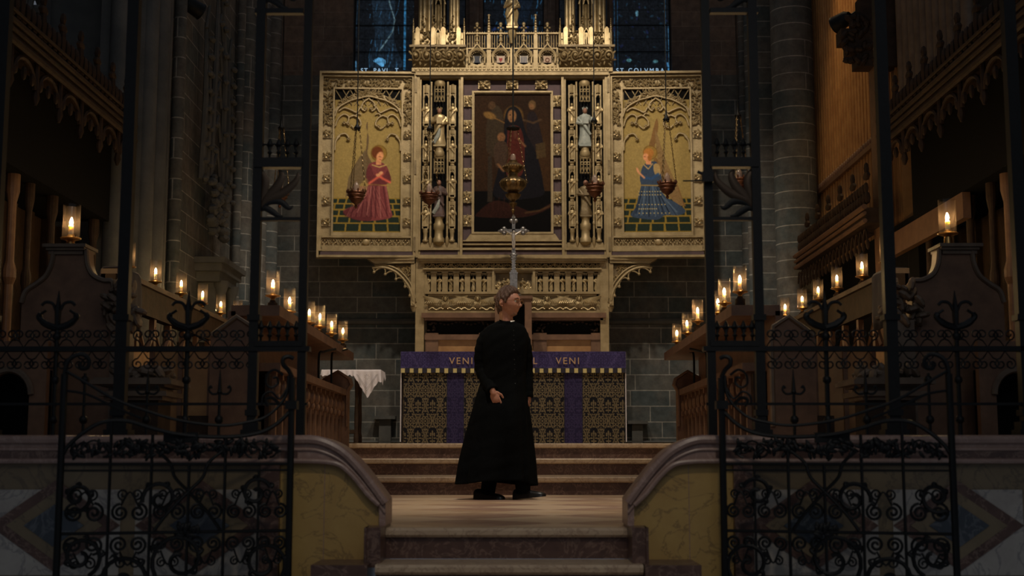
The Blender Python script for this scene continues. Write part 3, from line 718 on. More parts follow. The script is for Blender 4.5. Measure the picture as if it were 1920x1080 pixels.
cv.ell(963, 219, 18, 19, (80, 58, 28)); cv.ell(963, 219, 15.5, 16.5, (56, 40, 23))
cv.poly([(948, 215), (962, 201), (976, 212), (986, 250), (1006, 290), (1018, 345), (1012, 370), (930, 372), (934, 320), (944, 270)], (17, 16, 19), 1, 5)
cv.poly([(953, 240), (976, 242), (984, 285), (978, 330), (950, 330), (951, 280)], (56, 24, 20), 1, 4)
cv.ell(960, 219, 8.5, 12, (96, 68, 44)); cv.ell(957, 217, 1.5, 1, (40, 26, 20)); cv.ell(963, 217, 1.5, 1, (40, 26, 20)); cv.line([(957, 226), (962, 226)], .7, (70, 34, 26))
cv.ell(940, 259, 7.5, 9, (90, 62, 40)); cv.poly([(930, 270), (948, 268), (954, 290), (948, 310), (932, 316), (926, 292)], (48, 36, 28), 1, 4)
cv.line([(934, 310), (944, 322), (940, 318)], 2.6, (92, 64, 40)); cv.line([(985, 276), (972, 262)], 2.4, (84, 58, 38)); cv.ell(966, 250, 3, 12, (66, 40, 30), .8)
cv.poly([(915, 295), (922, 292), (924, 380), (914, 380)], (38, 32, 26), .9); cv.poly([(1004, 272), (1022, 268), (1024, 296), (1006, 300)], (54, 42, 26), .9)
cv.poly([(896, 400), (925, 378), (960, 384), (1000, 398), (1033, 382), (1033, 390), (985, 408), (900, 408)], (38, 20, 16), .8, 4)
cv.line([(985, 400), (1012, 396), (1033, 386)], 2.2, (64, 46, 28), .7)
for x in (926, 936, 946, 956): cv.line([(x, 372), (x-2, 396)], 1.4, (44, 24, 18), .5)
cv.noise(.22, 3, 2); cv.blur(2)
pc = cv.build('painting', M['paint'], rr, lambda X, Y: np.stack([rx(889)+(X-889)/144*(rx(1033)-rx(889)), np.full(X.shape, YR-.025), rz(437)+(437-Y)/260*(rz(177)-rz(437))], -1))
pc['label'] = 'dark painted panel of a seated robed woman and attendants'
# bosses round the painting
for x, w_ in ((877.5, 17), (1045.5, 17)):
    for y in (191, 237, 282, 327, 371, 415):
        a = MB(); boss(a, rx(x), rz(y), w_/150, 23/150, YR-.045, R); a.build('carved_boss', M['gold_hi'], rr)
for x in (908, 960.5, 1015):
    a = MB(); boss(a, rx(x, 160), rz(160), 24/150, 18/150, YR-.045, R); a.build('carved_boss', M['gold_hi'], rr)
# ---- statuary panels
def stat(a):
    bx(a, 790, 860, 151, 470, -.02, 0, 310)
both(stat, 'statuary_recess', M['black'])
def niches(a):
    for xc in (799, 848.5):
        for (yt, yb) in ((162, 238), (246, 305), (313, 371), (379, 430)):
            nt_ = yt+18 if yt < 170 else yt+10
            for q in (-5, 5): bx(a, xc+q-1.2, xc+q+1.2, yt, yb, 0, .06, 310)
            a.lathe([(.012, .02), (.034, 0), (.036, -.02), (.034, -.10 if yt < 170 else -.05)], rx(xc), YR-.03, rz(yt), 8)
            for q in (-1, 1): a.tube([(rx(xc+q*4.5), YR-.06, rz(nt_+7)), (rx(xc+q*2.8), YR-.065, rz(nt_+2)), (rx(xc), YR-.065, rz(nt_-1))], .006, 5)
            a.lathe([(.034, 0), (.038, -.012), (.026, -.03), (.030, -.05)], rx(xc), YR-.04, rz(yb), 8)
            for k in range(3): a.prism([(rx(xc-5+k*4), rz(nt_-1)), (rx(xc-1+k*4), rz(nt_-1)), (rx(xc-3+k*4), rz(nt_+3))], YR-.062, YR-.05)
        a.lathe([(.036, 0), (.040, .015), (.026, .04), (.026, .11), (.034, .13), (.030, .17)], rx(xc), YR-.045, rz(455), 8)
    for xc in (808.5, 839.5):
        a.tube([(rx(xc), YR-.06, rz(460)), (rx(xc), YR-.06, rz(156))], .013, 6)
        for y in (180, 260, 283, 340, 420, 448): a.ell((rx(xc), YR-.065, rz(y)), (.018, .018, .035), 6, 4)
        a.lathe([(.004, -.05), (.022, 0), (.022, .06)], rx(xc), YR-.06, rz(456), 6)
    for (y0, y1) in ((160, 194), (296, 328)):
        a.lathe([(.060, 0), (.072, .02), (.072, .06), (.06, .08)], rx(824), YR-.02, rz(y0)-.03, 12)
        for q in (-9, -3.3, 3.3, 9): a.tube([(rx(824+q), YR-.085, rz(y0+4)), (rx(824+q), YR-.085, rz(y1))], .0065, 5)
        for q in (-6, 0, 6):
            ring = [(rx(824+q)+.017*math.cos(2*pi*k/10), YR-.085, rz(y0+13)+.017*math.sin(2*pi*k/10)) for k in range(10)]
            a.tube(ring, .006, 5, True)
            a.tube([(rx(824+q-3), YR-.085, rz(y1-3)), (rx(824+q-1), YR-.085, rz(y1-9)), (rx(824+q), YR-.085, rz(y1-12)), (rx(824+q+1), YR-.085, rz(y1-9)), (rx(824+q+3), YR-.085, rz(y1-3))], .005, 5)
            a.ell((rx(824+q), YR-.085, rz(y1-1)), (.008, .008, .014), 5, 4)
    a.lathe([(.055, 0), (.07, .03), (.062, .07), (.055, .075), (.055, .12)], rx(824), YR-.05, rz(296), 10)
    a.lathe([(.030, -.04), (.072, 0), (.072, .05), (.055, .07), (.055, .15), (.068, .17), (.068, .23), (.052, .25), (.052, .30), (.064, .315)], rx(824), YR-.055, rz(456), 10)
    a.prism([(rx(787), rz(470)), (rx(863), rz(470)), (rx(858), rz(456)), (rx(792), rz(456))], YR-.05, YR+.0)
both(niches, 'statuary_niches', M['gold'])
for xc in (799, 848.5, 1921-799, 1921-848.5):
    for yb in (234, 301, 367, 426):
        statue_mb(rx(xc), YR-.035, rz(yb), .27 if yb < 240 else .25, R, n=10).build('niche_statue', M['gold_hi'], rr)
for xc, yb, h, mm, cw in ((824, 278, .50, 'gold_hi', True), (824, 409, .47, 'robe_dark', False), (1097, 278, .50, 'robe_pale', True), (1097, 409, .47, 'gold_dk', False)):
    o = statue_mb(rx(xc), YR-.06, rz(yb), h, R, cw, True, 20).build('large_statue', M[mm], rr)
    hd = MB(); hd.ell((rx(xc), YR-.075, rz(yb)+h*.925), (h*.058, h*.062, h*.075), 12, 8)
    for s_ in (-1, 1): hd.ell((rx(xc)+s_*h*.03, YR-.06-h*.165, rz(yb)+h*.60), (h*.04, h*.03, h*.035), 8, 6)
    hd.build('face_and_hands', M['flesh_paint'], o)
    if mm in ('robe_dark', 'gold_hi'):
        c_ = MB(); c_.tube([(rx(xc)-h*.13, YR-.09, rz(yb)+h*.1), (rx(xc)-h*.02, YR-.13, rz(yb)+h*.28), (rx(xc)+h*.02, YR-.13, rz(yb)+h*.45)], [h*.06, h*.055, h*.02], 8); c_.build('mantle', M['robe_pale'], o)
# ---- cresting above
a = MB(); bx(a, 774, 1147, 134, 141, 0, .17, 137); bx(a, 872, 1049, 122, 134, 0, .10, 128); a.build('crest_moulding', M['gold'], rr)
a = MB()
for k in range(46): a.ell((rx(782+k*7.9, 138), YR-.175, rz(137.5)), (.018, .01, .012), 6, 4)
for k in range(22): a.tube([(rx(877+k*7.9+q*3.4, 130), YR-.11, rz(134 if q*q > .5 else 130)) for q in (-1, -.5, 0, .5, 1)], .005, 4)
a.build('crest_edging', M['gold'], rr)
def cove(a):
    a.prismx([(YR, rz(134)), (YR-.12, rz(131)), (YR-.20, rz(118)), (YR-.27, rz(103)), (YR-.27, rz(100)), (YR, rz(100))], rx(775, 115), rx(872, 115))
    a.box(rx(771, 100), rx(875, 100), YR-.30, YR, rz(101), rz(97))
both(cove, 'turret_cove', M['gold_dk'])
def covef(a):
    for k in range(5):
        cx = 782+k*20.5; sg = 1 if k % 2 else -1
        pts = spiral(rx(cx, 115), rz(115), .062, .014, R.uniform(0, 6), 1.5*sg, 18)
        a.tube([(x, YR-.22-(z-rz(118))*.8, z) for x, z in pts], [.014-.006*i/18 for i in range(19)], 6)
        a.ell((rx(cx, 115), YR-.27, rz(115)), .024, 8, 6)
        for q in range(7):
            an = 2*pi*q/7; x_ = rx(cx, 115)+.075*math.cos(an); z_ = rz(115)+.085*math.sin(an)
            a.ell((x_, YR-.20-(z_-rz(118))*.8, z_), (.034, .016, .013), 6, 4, Matrix.Rotation(-an+.5, 3, 'Y'))
    for q in range(40): 
        z_ = rz(R.uniform(103, 131)); a.ell((rx(R.uniform(775, 872), 115), YR-.19-(z_-rz(118))*.8, z_), (.022, .012, .010), 5, 4, Matrix.Rotation(R.uniform(0, 3), 3, 'Y'))
both(covef, 'turret_cove_foliage', M['gold'])
def turret(a):
    a.box(rx(776, 80), rx(869, 80), YR-.10, YR+.02, rz(99), rz(66))
    for x, w_ in ((785, 4), (814, 4.5), (832.5, 4.5), (861, 4)):
        bx(a, x-w_, x+w_, 63, 97, .0, .20, 80); a.prism([(rx(x-w_, 60), rz(63)), (rx(x+w_, 60), rz(63)), (rx(x, 60), rz(59))], YR-.20, YR)
    for x in (776.5, 871): 
        a.tube([(rx(x, 60), YR-.12, rz(98)), (rx(x, 60), YR-.12, rz(62)), (rx(x, 60), YR-.12, rz(40))], [.016, .013, .004], 5)
        for k in range(7): a.ell((rx(x, 60), YR-.12, rz(64-k*3.4)), (.019-.0015*k, .019, .008), 6, 4)
        bx(a, min(x, 785) if x < 800 else 861, max(x, 785) if x < 800 else x, 76, 78, .05, .12, 80)
    zt = 7.5
    for x, r in ((790, .028), (797, .042), (806, .026), (847, .028), (852, .040), (858.5, .028)):
        a.tube([(rx(x, 30), YR-.10, rz(66)), (rx(x, 30), YR-.10, zt)], r, 10)
    for x in (812, 818, 828, 834): a.tube([(rx(x, 30), YR-.12, rz(64)), (rx(x, 30), YR-.12, zt)], .013, 8)
    a.tube([(rx(823, 30), YR-.08, rz(60)), (rx(823, 30), YR-.08, rz(14)), (rx(823, 30), YR-.08, rz(12))], [.02, .03, .01], 8)
    for q in (-1, 1):
        a.tube([(rx(823+q*5, 20), YR-.13, rz(15)), (rx(823+q*3.5, 20), YR-.13, rz(8)), (rx(823, 20), YR-.13, rz(4))], .012, 6)
        a.tube([(rx(823+q*13, 20), YR-.12, rz(14)), (rx(823+q*9, 20), YR-.12, rz(0)), (rx(823, 20), YR-.12, rz(-16))], .014, 6)
    for x in (797, 815, 831, 850):
        for k in range(6): a.ell((rx(x+R.uniform(-4, 4), 55), YR-.16, rz(60-k*4.6)), (.026-.003*k, .02, .014), 6, 4, Matrix.Rotation(R.uniform(0, 3), 3, 'Y'))
    a.tube([(rx(823-4, 80), YR-.21, rz(92)), (rx(823-4, 80), YR-.21, rz(70)), (rx(823, 80), YR-.21, rz(63)), (rx(823+4, 80), YR-.21, rz(70)), (rx(823+4, 80), YR-.21, rz(92))], .010, 6)
    a.tube([(rx(823, 80), YR-.2, rz(92)), (rx(823, 80), YR-.2, rz(72))], .008, 6)
    for k in range(60):
        x = R.choice((R.uniform(790, 809), R.uniform(838, 857))); a.ell((rx(x, 80), YR-.12, rz(R.uniform(64, 96))), (.026, .022, .011), 6, 4, Matrix.Rotation(R.uniform(0, 3), 3, 'Y'))
both(turret, 'canopy_turret', M['gold_hi'])
def tback(a): bx(a, 808, 838, -60, 64, -.02, .03, 20)
both(tback, 'turret_recess', M['black'])
# four shield niches
a = MB()
for xc in (895, 939, 982, 1026):
    X_, Z_ = rx(xc, 105), rz(112)
    for r_, q in ((.108, .012), (.092, .008)):
        a.tube([(X_+r_*math.cos(t_), YR-.12, Z_+r_*1.0*math.sin(t_)) for t_ in [pi*k/14 for k in range(15)]], q, 7)
    for s_ in (-1, 1): a.tube([(X_+s_*.10, YR-.12, Z_), (X_+s_*.095, YR-.12, rz(124))], .012, 6)
    a.tube([(X_-.10, YR-.12, Z_+.05), (X_-.045, YR-.12, Z_+.115), (X_, YR-.12, Z_+.17), (X_, YR-.12, rz(60))], .010, 6)
    a.tube([(X_+.10, YR-.12, Z_+.05), (X_+.045, YR-.12, Z_+.115), (X_, YR-.12, Z_+.17)], .010, 6)
    for k in range(4): a.ell((X_, YR-.12, rz(82-k*9)), (.028-.004*k, .02, .018), 6, 5)
    for s_ in (-1, 1): a.ell((X_+s_*.028, YR-.12, rz(58)), (.018, .015, .012), 6, 4)
    a.ell((X_, YR-.12, rz(51)), (.022, .018, .028), 8, 5)
    for k in range(9): t_ = pi*(k+.5)/9; a.ell((X_+.078*math.cos(t_), YR-.09, Z_+.078*math.sin(t_)), (.018, .01, .008), 5, 4, Matrix.Rotation(-t_, 3, 'Y'))
for x in (874, 917, 960.5, 1004, 1047):
    bx(a, x-4 if x != 874 else x, x+4 if x != 1047 else x, 96, 133, .0, .13, 115)
    if x in (917, 1004):
        bx(a, x-3.6, x+3.6, 72, 98, .02, .15, 85); a.tube([(rx(x, 50), YR-.11, rz(73)), (rx(x, 50), YR-.11, rz(50)), (rx(x, 50), YR-.11, rz(33))], [.026, .016, .008], 6)
        for k in range(7): a.ell((rx(x, 50), YR-.11, rz(72-k*5)), (.032-.003*k, .03, .010), 6, 4)
        a.ell((rx(x, 50), YR-.11, rz(34)), (.020, .016, .016), 6, 4)
bx(a, 874, 1047, 67, 69.5, .09, .13, 80); bx(a, 874, 1047, 95, 97, .09, .12, 80)
for k in range(38):
    x = 877+k*4.6
    a.tube([(rx(x, 80), YR-.10, rz(97)), (rx(x, 80), YR-.10, rz(64))], .0055, 5)
    if k % 2: a.tube([(rx(x-4.6, 80), YR-.10, rz(84)), (rx(x-2, 80), YR-.10, rz(88)), (rx(x, 80), YR-.10, rz(84))], .005, 4)
    a.ell((rx(x, 80), YR-.10, rz(90)), (.008, .008, .012), 5, 4)
a.build('shield_arcade', M['gold'], rr)
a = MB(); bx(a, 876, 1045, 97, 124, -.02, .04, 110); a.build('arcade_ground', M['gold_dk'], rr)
shc = [((30, 34, 46), (150, 140, 120), 0), ((150, 132, 115), (120, 30, 28), 1), ((150, 140, 125), (40, 46, 70), 2), ((140, 118, 98), (90, 55, 40), 3)]
for xc, (c0, c1_, kk) in zip((895, 939, 982, 1026), shc):
    m0 = mat('shield_ground', tuple(q*1.7 for q in srgb(c0)), .6); m1 = mat('shield_charge', tuple(q*1.7 for q in srgb(c1_)), .6)
    X_, Z_ = rx(xc, 115), rz(117)
    a = MB(); a.prism([(X_-.055, Z_+.06), (X_-.03, Z_+.052), (X_+.03, Z_+.052), (X_+.055, Z_+.06), (X_+.048, Z_), (X_+.052, Z_-.045), (X_, Z_-.062), (X_-.052, Z_-.045), (X_-.048, Z_)], YR-.10, YR-.06); o = a.build('shield', m0, rr)
    a = MB()
    if kk == 0:
        for s_ in (-1, 1): a.tube([(X_+s_*.045, YR-.104, Z_+.05), (X_+s_*.036, YR-.104, Z_), (X_+s_*.046, YR-.104, Z_-.04)], .008, 5)
    elif kk == 1: a.prism([(X_-.02, Z_+.03), (X_, Z_+.02), (X_+.02, Z_+.03), (X_+.022, Z_+.008), (X_, Z_-.03), (X_-.022, Z_+.008)], YR-.106, YR-.1)
    elif kk == 2:
        for q in (-.03, -.01, .01, .03): a.box(X_+q-.005, X_+q+.005, YR-.106, YR-.1, Z_-.04, Z_+.045)
    else: a.tube([(X_+.024*math.cos(t_), YR-.104, Z_+.024*math.sin(t_)) for t_ in [2*pi*k/12 for k in range(12)]], .006, 5, True)
    a.build('charge', m1, o)
# crowning angel
a = MB(); X_ = rx(960, 40)
q = statue_mb(X_, YR-.16, rz(62), .46, R, True, n=16); a.add(q.v, q.f)
for s_ in (-1, 1):
    a.prism([(X_+s_*x, rz(y)) for x, y in ((.02, 40), (.05, 24), (.075, 6), (.055, 2), (.03, 14), (.01, 26))], YR-.12, YR-.09)
    a.tube([(X_+s_*.04, YR-.16, rz(20)), (X_+s_*.06, YR-.17, rz(34)), (X_+s_*.05, YR-.16, rz(54))], [.02, .03, .012], 8)
a.lathe([(.02, -.18), (.035, -.12), (.055, -.06), (.05, 0)], X_, YR-.14, rz(62), 8)
a.build('angel_statue', M['gold_hi'], rr)
# ---- hinged wings
HX, OX = 778.5, 598.0
def wingparts(side):
    hin = Vector((rx(HX), YR-.06, 0)); an = math.asin(.22/abs(rx(HX)-rx(OX)))
    def tr(p):
        q = Vector((p.x-hin.x, p.y-YR+.02, 0)); c_, s_ = math.cos(an), math.sin(an)
        r = Vector((hin.x+q.x*c_-q.y*s_*-1*-1, hin.y + q.x*s_*1 + q.y*c_, p.z))
        return mir(r) if side > 0 else r
    # rx over-states the size a little because the outer edge stands nearer: squeeze
    sq = lambda p: Vector((rx(HX)+(p.x-rx(HX))*.993, p.y, .34+(p.z-.34)*(1-.009*abs(p.x-rx(HX)))))
    return lambda p: tr(sq(p))
def wing(side):
    T = wingparts(side); nm = 'left' if side < 0 else 'right'
    def B(fn, name, m, par, **k): a = MB(); fn(a); a.xf(T); return a.build(name, m, par, **k)
    def frame(a):
        fr(a, 598, 779, 140, 486, 4, -.04, .10); fr(a, 602, 775, 145, 473, 3.5, -.04, .06)
        bx(a, 600, 777, 482, 486, 0, .12); bx(a, 605, 773, 466, 474, 0, .07); bx(a, 605, 773, 148, 474, -.06, 0, 310)
        bx(a, 605, 773, 445, 448, 0, .05); bx(a, 605, 773, 463, 466, 0, .05)
        fr(a, 624, 755, 168, 446, 3, 0, .045); a.prism([(rx(622), rz(446)), (rx(757), rz(446)), (rx(751), rz(438)), (rx(628), rz(438))], YR-.05, YR)
    w = B(frame, 'wing', M['gold'], rr); w['label'] = '%s hinged wing with a painted kneeling angel' % nm; WLOC[w.name] = WLOC[rr.name]
    B(lambda a: bx(a, 602, 775, 475, 482, 0, .07), 'mauve_strip', M['mauve'], w)
    def frz(a):
        rnd = random.Random(3)
        for (x0, x1, y0, y1, n) in ((626, 753, 153, 166, 150), (606, 623, 176, 236, 90), (757, 772, 176, 236, 90)): foliage(a, rx(x0), rx(x1), rz(y1), rz(y0), YR-.02, n, rnd, .014, .014)
        for x in (614, 765): foliage(a, rx(x-8), rx(x+8), rz(169), rz(152), YR-.02, 26, rnd, .018, .02)
    B(frz, 'foliage_frieze', M['gold'], w)
    for x in (614.5, 764.5):
        for y in (254, 295, 336, 378, 418):
            def bo(a): boss(a, rx(x), rz(y), 17.5/150, 17/150, YR-.02, random.Random(int(x+y)))
            B(bo, 'carved_boss', M['gold_hi'], w)
    def band(a):
        for k in range(10):
            cx = 613+k*16.6; X_ = rx(cx); Z_ = rz(455.5)
            a.tube([(X_+.05*math.cos(t_), YR-.02, Z_-.035+.075*math.sin(t_)) for t_ in [pi*q/8 for q in range(9)]], .007, 5)
            for q in (-1, 0, 1): a.ell((X_+q*.022, YR-.02, Z_+.0+(.02 if q == 0 else -.01)), (.012, .01, .016), 6, 4, Matrix.Rotation(q*.7, 3, 'Y'))
            a.ell((X_+.055, YR-.02, Z_+.02), (.012, .01, .018), 5, 4)
        a.ell((rx(689), YR-.02, rz(455.5)), (.05, .02, .045), 10, 6)
    B(band, 'tracery_band', M['gold'], w)
    B(lambda a: bx(a, 627, 752, 171, 200, -.01, .004), 'lattice_ground', M['black'], w)
    def lat(a):
        for k in range(-2, 12):
            x = 628+k*13.5
            for s_ in (-1, 1):
                pts = [(x, 171), (x+s_*18, 200)]
                if 626 < pts[0][0] < 753 and 626 < pts[1][0] < 753: a.tube([(rx(px), YR-.014-.004*s_, rz(py)) for px, py in pts], .007, 5)
    B(lat, 'lattice', M['gold'], w)
    def arch(a):
        rnd = random.Random(8)
        AC = cr([(628, 222), (634, 206), (655, 193), (672, 188), (690, 184), (708, 188), (725, 193), (745, 206), (752, 222)], 5)
        poly = [(rx(x), rz(y)) for x, y in AC] 
        out = [(rx(x), rz(y)) for x, y in [(752, 208), (735, 188), (712, 178), (690, 175), (668, 178), (646, 188), (628, 208)]]
        a.prism(poly+out, YR-.02, YR)
        a.tube([(rx(x), YR-.035, rz(y)) for x, y in AC], .012, 6)
        for i in range(110):
            x = rnd.uniform(632, 748); b_ = 186+abs(x-690)**2*.0055; a.ell((rx(x), YR-.028, rz(b_-rnd.uniform(0, 9))), (.020, .014, .009), 6, 4, Matrix.Rotation(rnd.uniform(0, 3), 3, 'Y'))
        foliage(a, rx(665), rx(715), rz(184), rz(172), YR-.03, 50, rnd, .015, .016)
        for s_ in (-1, 1):
            m_x = lambda x: 690+s_*(x-690)
            for pts, r_ in (([(748, 262), (742, 256), (733, 254), (728, 258), (726, 262)], .012), ([(751, 240), (746, 226), (736, 218), (727, 222), (728, 232), (735, 235)], .011), ([(727, 224), (716, 220), (706, 228), (704, 238), (710, 240)], .011),
                            ([(700, 200), (706, 206), (712, 214), (722, 210), (735, 206), (745, 212)], .011), ([(690, 188), (700, 196), (703, 206), (697, 211), (694, 205)], .011), ([(704, 238), (714, 244), (722, 238)], .009), ([(703, 218), (709, 216), (715, 222)], .009), ([(751, 285), (750, 268), (742, 258)], .013)):
                a.tube([(rx(m_x(x)), YR-.03, rz(y)) for x, y in cr(pts, 5)], r_, 6)
            for x, y in ((726, 264), (735, 234), (709, 240), (695, 207), (727, 236)):
                for k in range(4): a.ell((rx(m_x(x))+.014*math.cos(k*1.6), YR-.035, rz(y)+.014*math.sin(k*1.6)), (.014, .014, .010), 6, 4)
    B(arch, 'arch_tracery', M['gold'], w)
    for y in (165, 317, 460):
        B(lambda a: a.box(rx(776.5), rx(780), YR-.115, YR-.10, rz(y+14), rz(y-12)), 'hinge', M['gold_dk'], w)
    # painted angel
    cv = Canvas(628, 190, 752, 438, 1.5, (120, 102, 60)); g0 = (120, 102, 60)
    cv.ell(690, 300, 46, 90, (130, 111, 66), .5, .5)
    cv.poly([(628, 374), (752, 374), (752, 438), (628, 438)], (112, 92, 40))
    for k, (ya, yb) in enumerate(((376, 383), (386, 394), (397, 406), (409, 419), (422, 435))):
        wd = 12+k*2.6; 
        for j in range(-7, 8):
            xc = 690+j*(wd+3.2)+(k % 2)*3; cv.poly([(xc-wd/2, ya), (xc+wd/2, ya), (xc+wd/2+1.3*np.sign(j), yb), (xc-wd/2+1.3*np.sign(j), yb)], (30, 38, 32))
    if side < 0:
        cv.poly([(690, 232), (686, 240), (692, 262), (690, 292), (700, 312), (696, 330), (676, 345), (655, 365), (650, 375), (658, 330), (676, 296), (686, 285), (688, 262)], (84, 68, 48), 1, 4)
        cv.poly([(684, 284), (655, 335), (650, 372), (668, 360), (692, 330)], (90, 76, 54), .9)
        for k in range(10): cv.line([(686-k*2, 292+k*6), (692-k*.8, 300+k*5)], .6, (84, 64, 42), .7)
        hx, hy = 711, 291; base = (100, 50, 50); hi = (134, 84, 78); lo = (60, 28, 31)
        cv.ell(hx, hy-1, 15, 15.5, (112, 88, 40)); cv.ring(hx, hy-1, 14.5, .8, (86, 64, 30))
        cv.poly([(692, 312), (704, 306), (718, 308), (728, 318), (734, 340), (726, 348), (730, 370), (734, 392), (737, 408), (718, 414), (690, 416), (664, 412), (646, 400), (656, 392), (676, 386), (688, 364), (692, 345), (688, 332)], base, 1, 4)
        cv.poly([(646, 400), (672, 384), (690, 380), (700, 412), (680, 417), (655, 410)], lo, .55, 3)
        for k in range(26):
            xk = 650+k*3.3; cv.line([(690+(xk-690)*.35, 352), (xk, 408)], .7, hi if k % 3 else lo, .5)
        for (p1, p2, c_) in (((698, 352), (690, 405), hi), ((706, 352), (706, 410), lo), ((712, 352), (716, 410), hi), ((720, 352), (728, 406), lo), ((724, 350), (733, 400), hi), ((692, 360), (672, 400), hi), ((688, 372), (660, 402), lo), ((700, 352), (697, 408), lo)): cv.line([p1, p2], 1.3, c_, .75)
        cv.line([(690, 348), (727, 350)], 1.6, (140, 104, 60)); cv.line([(699, 312), (712, 316), (724, 312)], 1.5, (150, 124, 76))
        cv.poly([(688, 322), (696, 314), (702, 330), (712, 338), (722, 330), (728, 322), (735, 342), (716, 350), (700, 350), (688, 344)], lo, .45, 3)
        cv.line([(694, 346), (708, 336), (718, 328)], 2.6, (168, 78, 62)); cv.line([(732, 344), (720, 338), (708, 330)], 2.6, (168, 78, 62)); cv.ell(715, 327, 4.5, 3, (176, 124, 88), 1, .2, -.5); cv.ell(710, 331, 4, 3, (170, 118, 84))
        cv.ell(708, 289, 10.5, 11.5, (86, 46, 26)); cv.ell(713, 296, 6.5, 9, (178, 122, 84), 1, .15, .3); cv.line([(711, 296), (715, 297)], .6, (90, 50, 36)); cv.line([(712, 302), (715, 302)], .6, (130, 60, 48)); cv.poly([(706, 302), (716, 304), (716, 312), (706, 312)], (170, 116, 80))
    else:
        cv.poly([(690, 226), (680, 262), (676, 280), (690, 300), (700, 310), (712, 330), (726, 345), (738, 380), (742, 390), (720, 380), (704, 350), (690, 325), (684, 300), (688, 270), (694, 240)], (100, 74, 44), 1, 4)
        cv.poly([(688, 246), (704, 296), (718, 330), (738, 388), (712, 372), (694, 320)], (108, 86, 56), .9, 3)
        for k in range(12): cv.line([(690+k*3.4, 270+k*9), (684+k*3, 274+k*9)], .6, (86, 60, 36), .7)
        hx, hy = 676, 292; base = (46, 57, 73); hi = (76, 90, 104); lo = (22, 29, 41)
        cv.ell(hx+2, hy-3, 14, 12, (120, 94, 46), 1, .12, .6); cv.ring(hx+2, hy-3, 12.5, .8, (88, 66, 32))
        cv.poly([(664, 314), (674, 308), (688, 306), (694, 318), (700, 344), (696, 356), (706, 372), (726, 384), (742, 398), (730, 406), (704, 406), (690, 414), (660, 412), (640, 406), (650, 390), (656, 366), (660, 350), (658, 336)], base, 1, 4)
        for k in range(26):
            xk = 645+k*3.3; cv.line([(680+(xk-690)*.3, 353), (xk, 406)], .7, hi if k % 3 else lo, .5)
        for (p1, p2, c_) in (((668, 352), (660, 405), hi), ((675, 352), (674, 408), lo), ((682, 352), (686, 408), hi), ((690, 354), (700, 402), lo), ((700, 372), (726, 400), hi), ((696, 370), (712, 402), lo), ((662, 360), (650, 402), lo)): cv.line([p1, p2], 1.3, c_, .75)
        for yy, st in ((362, 5), (368, 5), (386, 6), (394, 4), (402, 7)):
            for k in range(9): cv.ell(656+k*st, yy+.4*k*0, 1.4, .9, (160, 142, 92), .9)
        cv.line([(660, 350), (694, 351)], 1.5, (120, 100, 60)); cv.poly([(684, 312), (694, 312), (696, 330), (686, 330)], (146, 120, 74), .9, 3); cv.line([(666, 312), (674, 320), (682, 310)], 1.2, (150, 124, 80))
        cv.line([(692, 330), (680, 338), (666, 336)], 3.2, (40, 62, 92)); cv.line([(666, 336), (656, 326)], 2.2, (170, 118, 84)); cv.ell(654, 322, 2, 5.5, (172, 120, 86), 1, .2, -.35)
        cv.ell(675, 290, 9.5, 9, (140, 92, 44)); cv.ell(670, 298, 5.5, 7.5, (178, 122, 84), 1, .15, -.2); cv.line([(666, 297), (669, 297)], .6, (90, 50, 36)); cv.poly([(669, 302), (679, 302), (680, 312), (670, 312)], (170, 116, 80)); cv.ell(677, 299, 4, 6, (130, 84, 40))
    cv.noise(.10, 5, 2); cv.blur(1)
    def place(X, Y):
        sh = X.shape; out = np.zeros((*sh, 3)); Xf = X if side < 0 else 1380-X   # the right wing is the left one mirrored, its picture is not
        xs = rx(628)+(Xf-628)/124*(rx(752)-rx(628)); zs_ = rz(438)+(438-Y)/248*(rz(190)-rz(438))
        for i in range(sh[0]):
            for j in range(sh[1]): out[i, j] = T(Vector((xs[i, j], YR-.006, zs_[i, j])))
        return out
    o = cv.build('painted_angel', M['paint'], w, place)
    o['label'] = 'painted kneeling angel in rose robe with crossed arms' if side < 0 else 'painted kneeling angel in blue robe with praying hands'
wing(-1); wing(1)
# ================================================================ ALTAR
YA = 15.36
def ax(px, py=750): return W(px, py, YA).x
def az(py): return W(960, py, YA).z
t = thing('altar', ((ax(752)+ax(1173))/2, YA+.4, .51), 'altar dressed in purple silk superfrontal and dark gold damask frontal', 'altar')
x0, x1 = ax(753), ax(1172); zt = az(660); zb = .51
a = MB(); a.box(x0+.01, x1-.01, YA+.01, YA+.82, zb, zt-.005); a.build('body', M['wood_dk'], t)
a = MB(); a.box(x0-.012, x1+.012, YA-.012, YA+.85, zt-.005, zt+.004)
for q in (x0-.014, x1+.004): a.box(q, q+.010, YA-.010, YA+.84, zb+.02, zt)
a.build('linen_cloth', M['linen'], t)
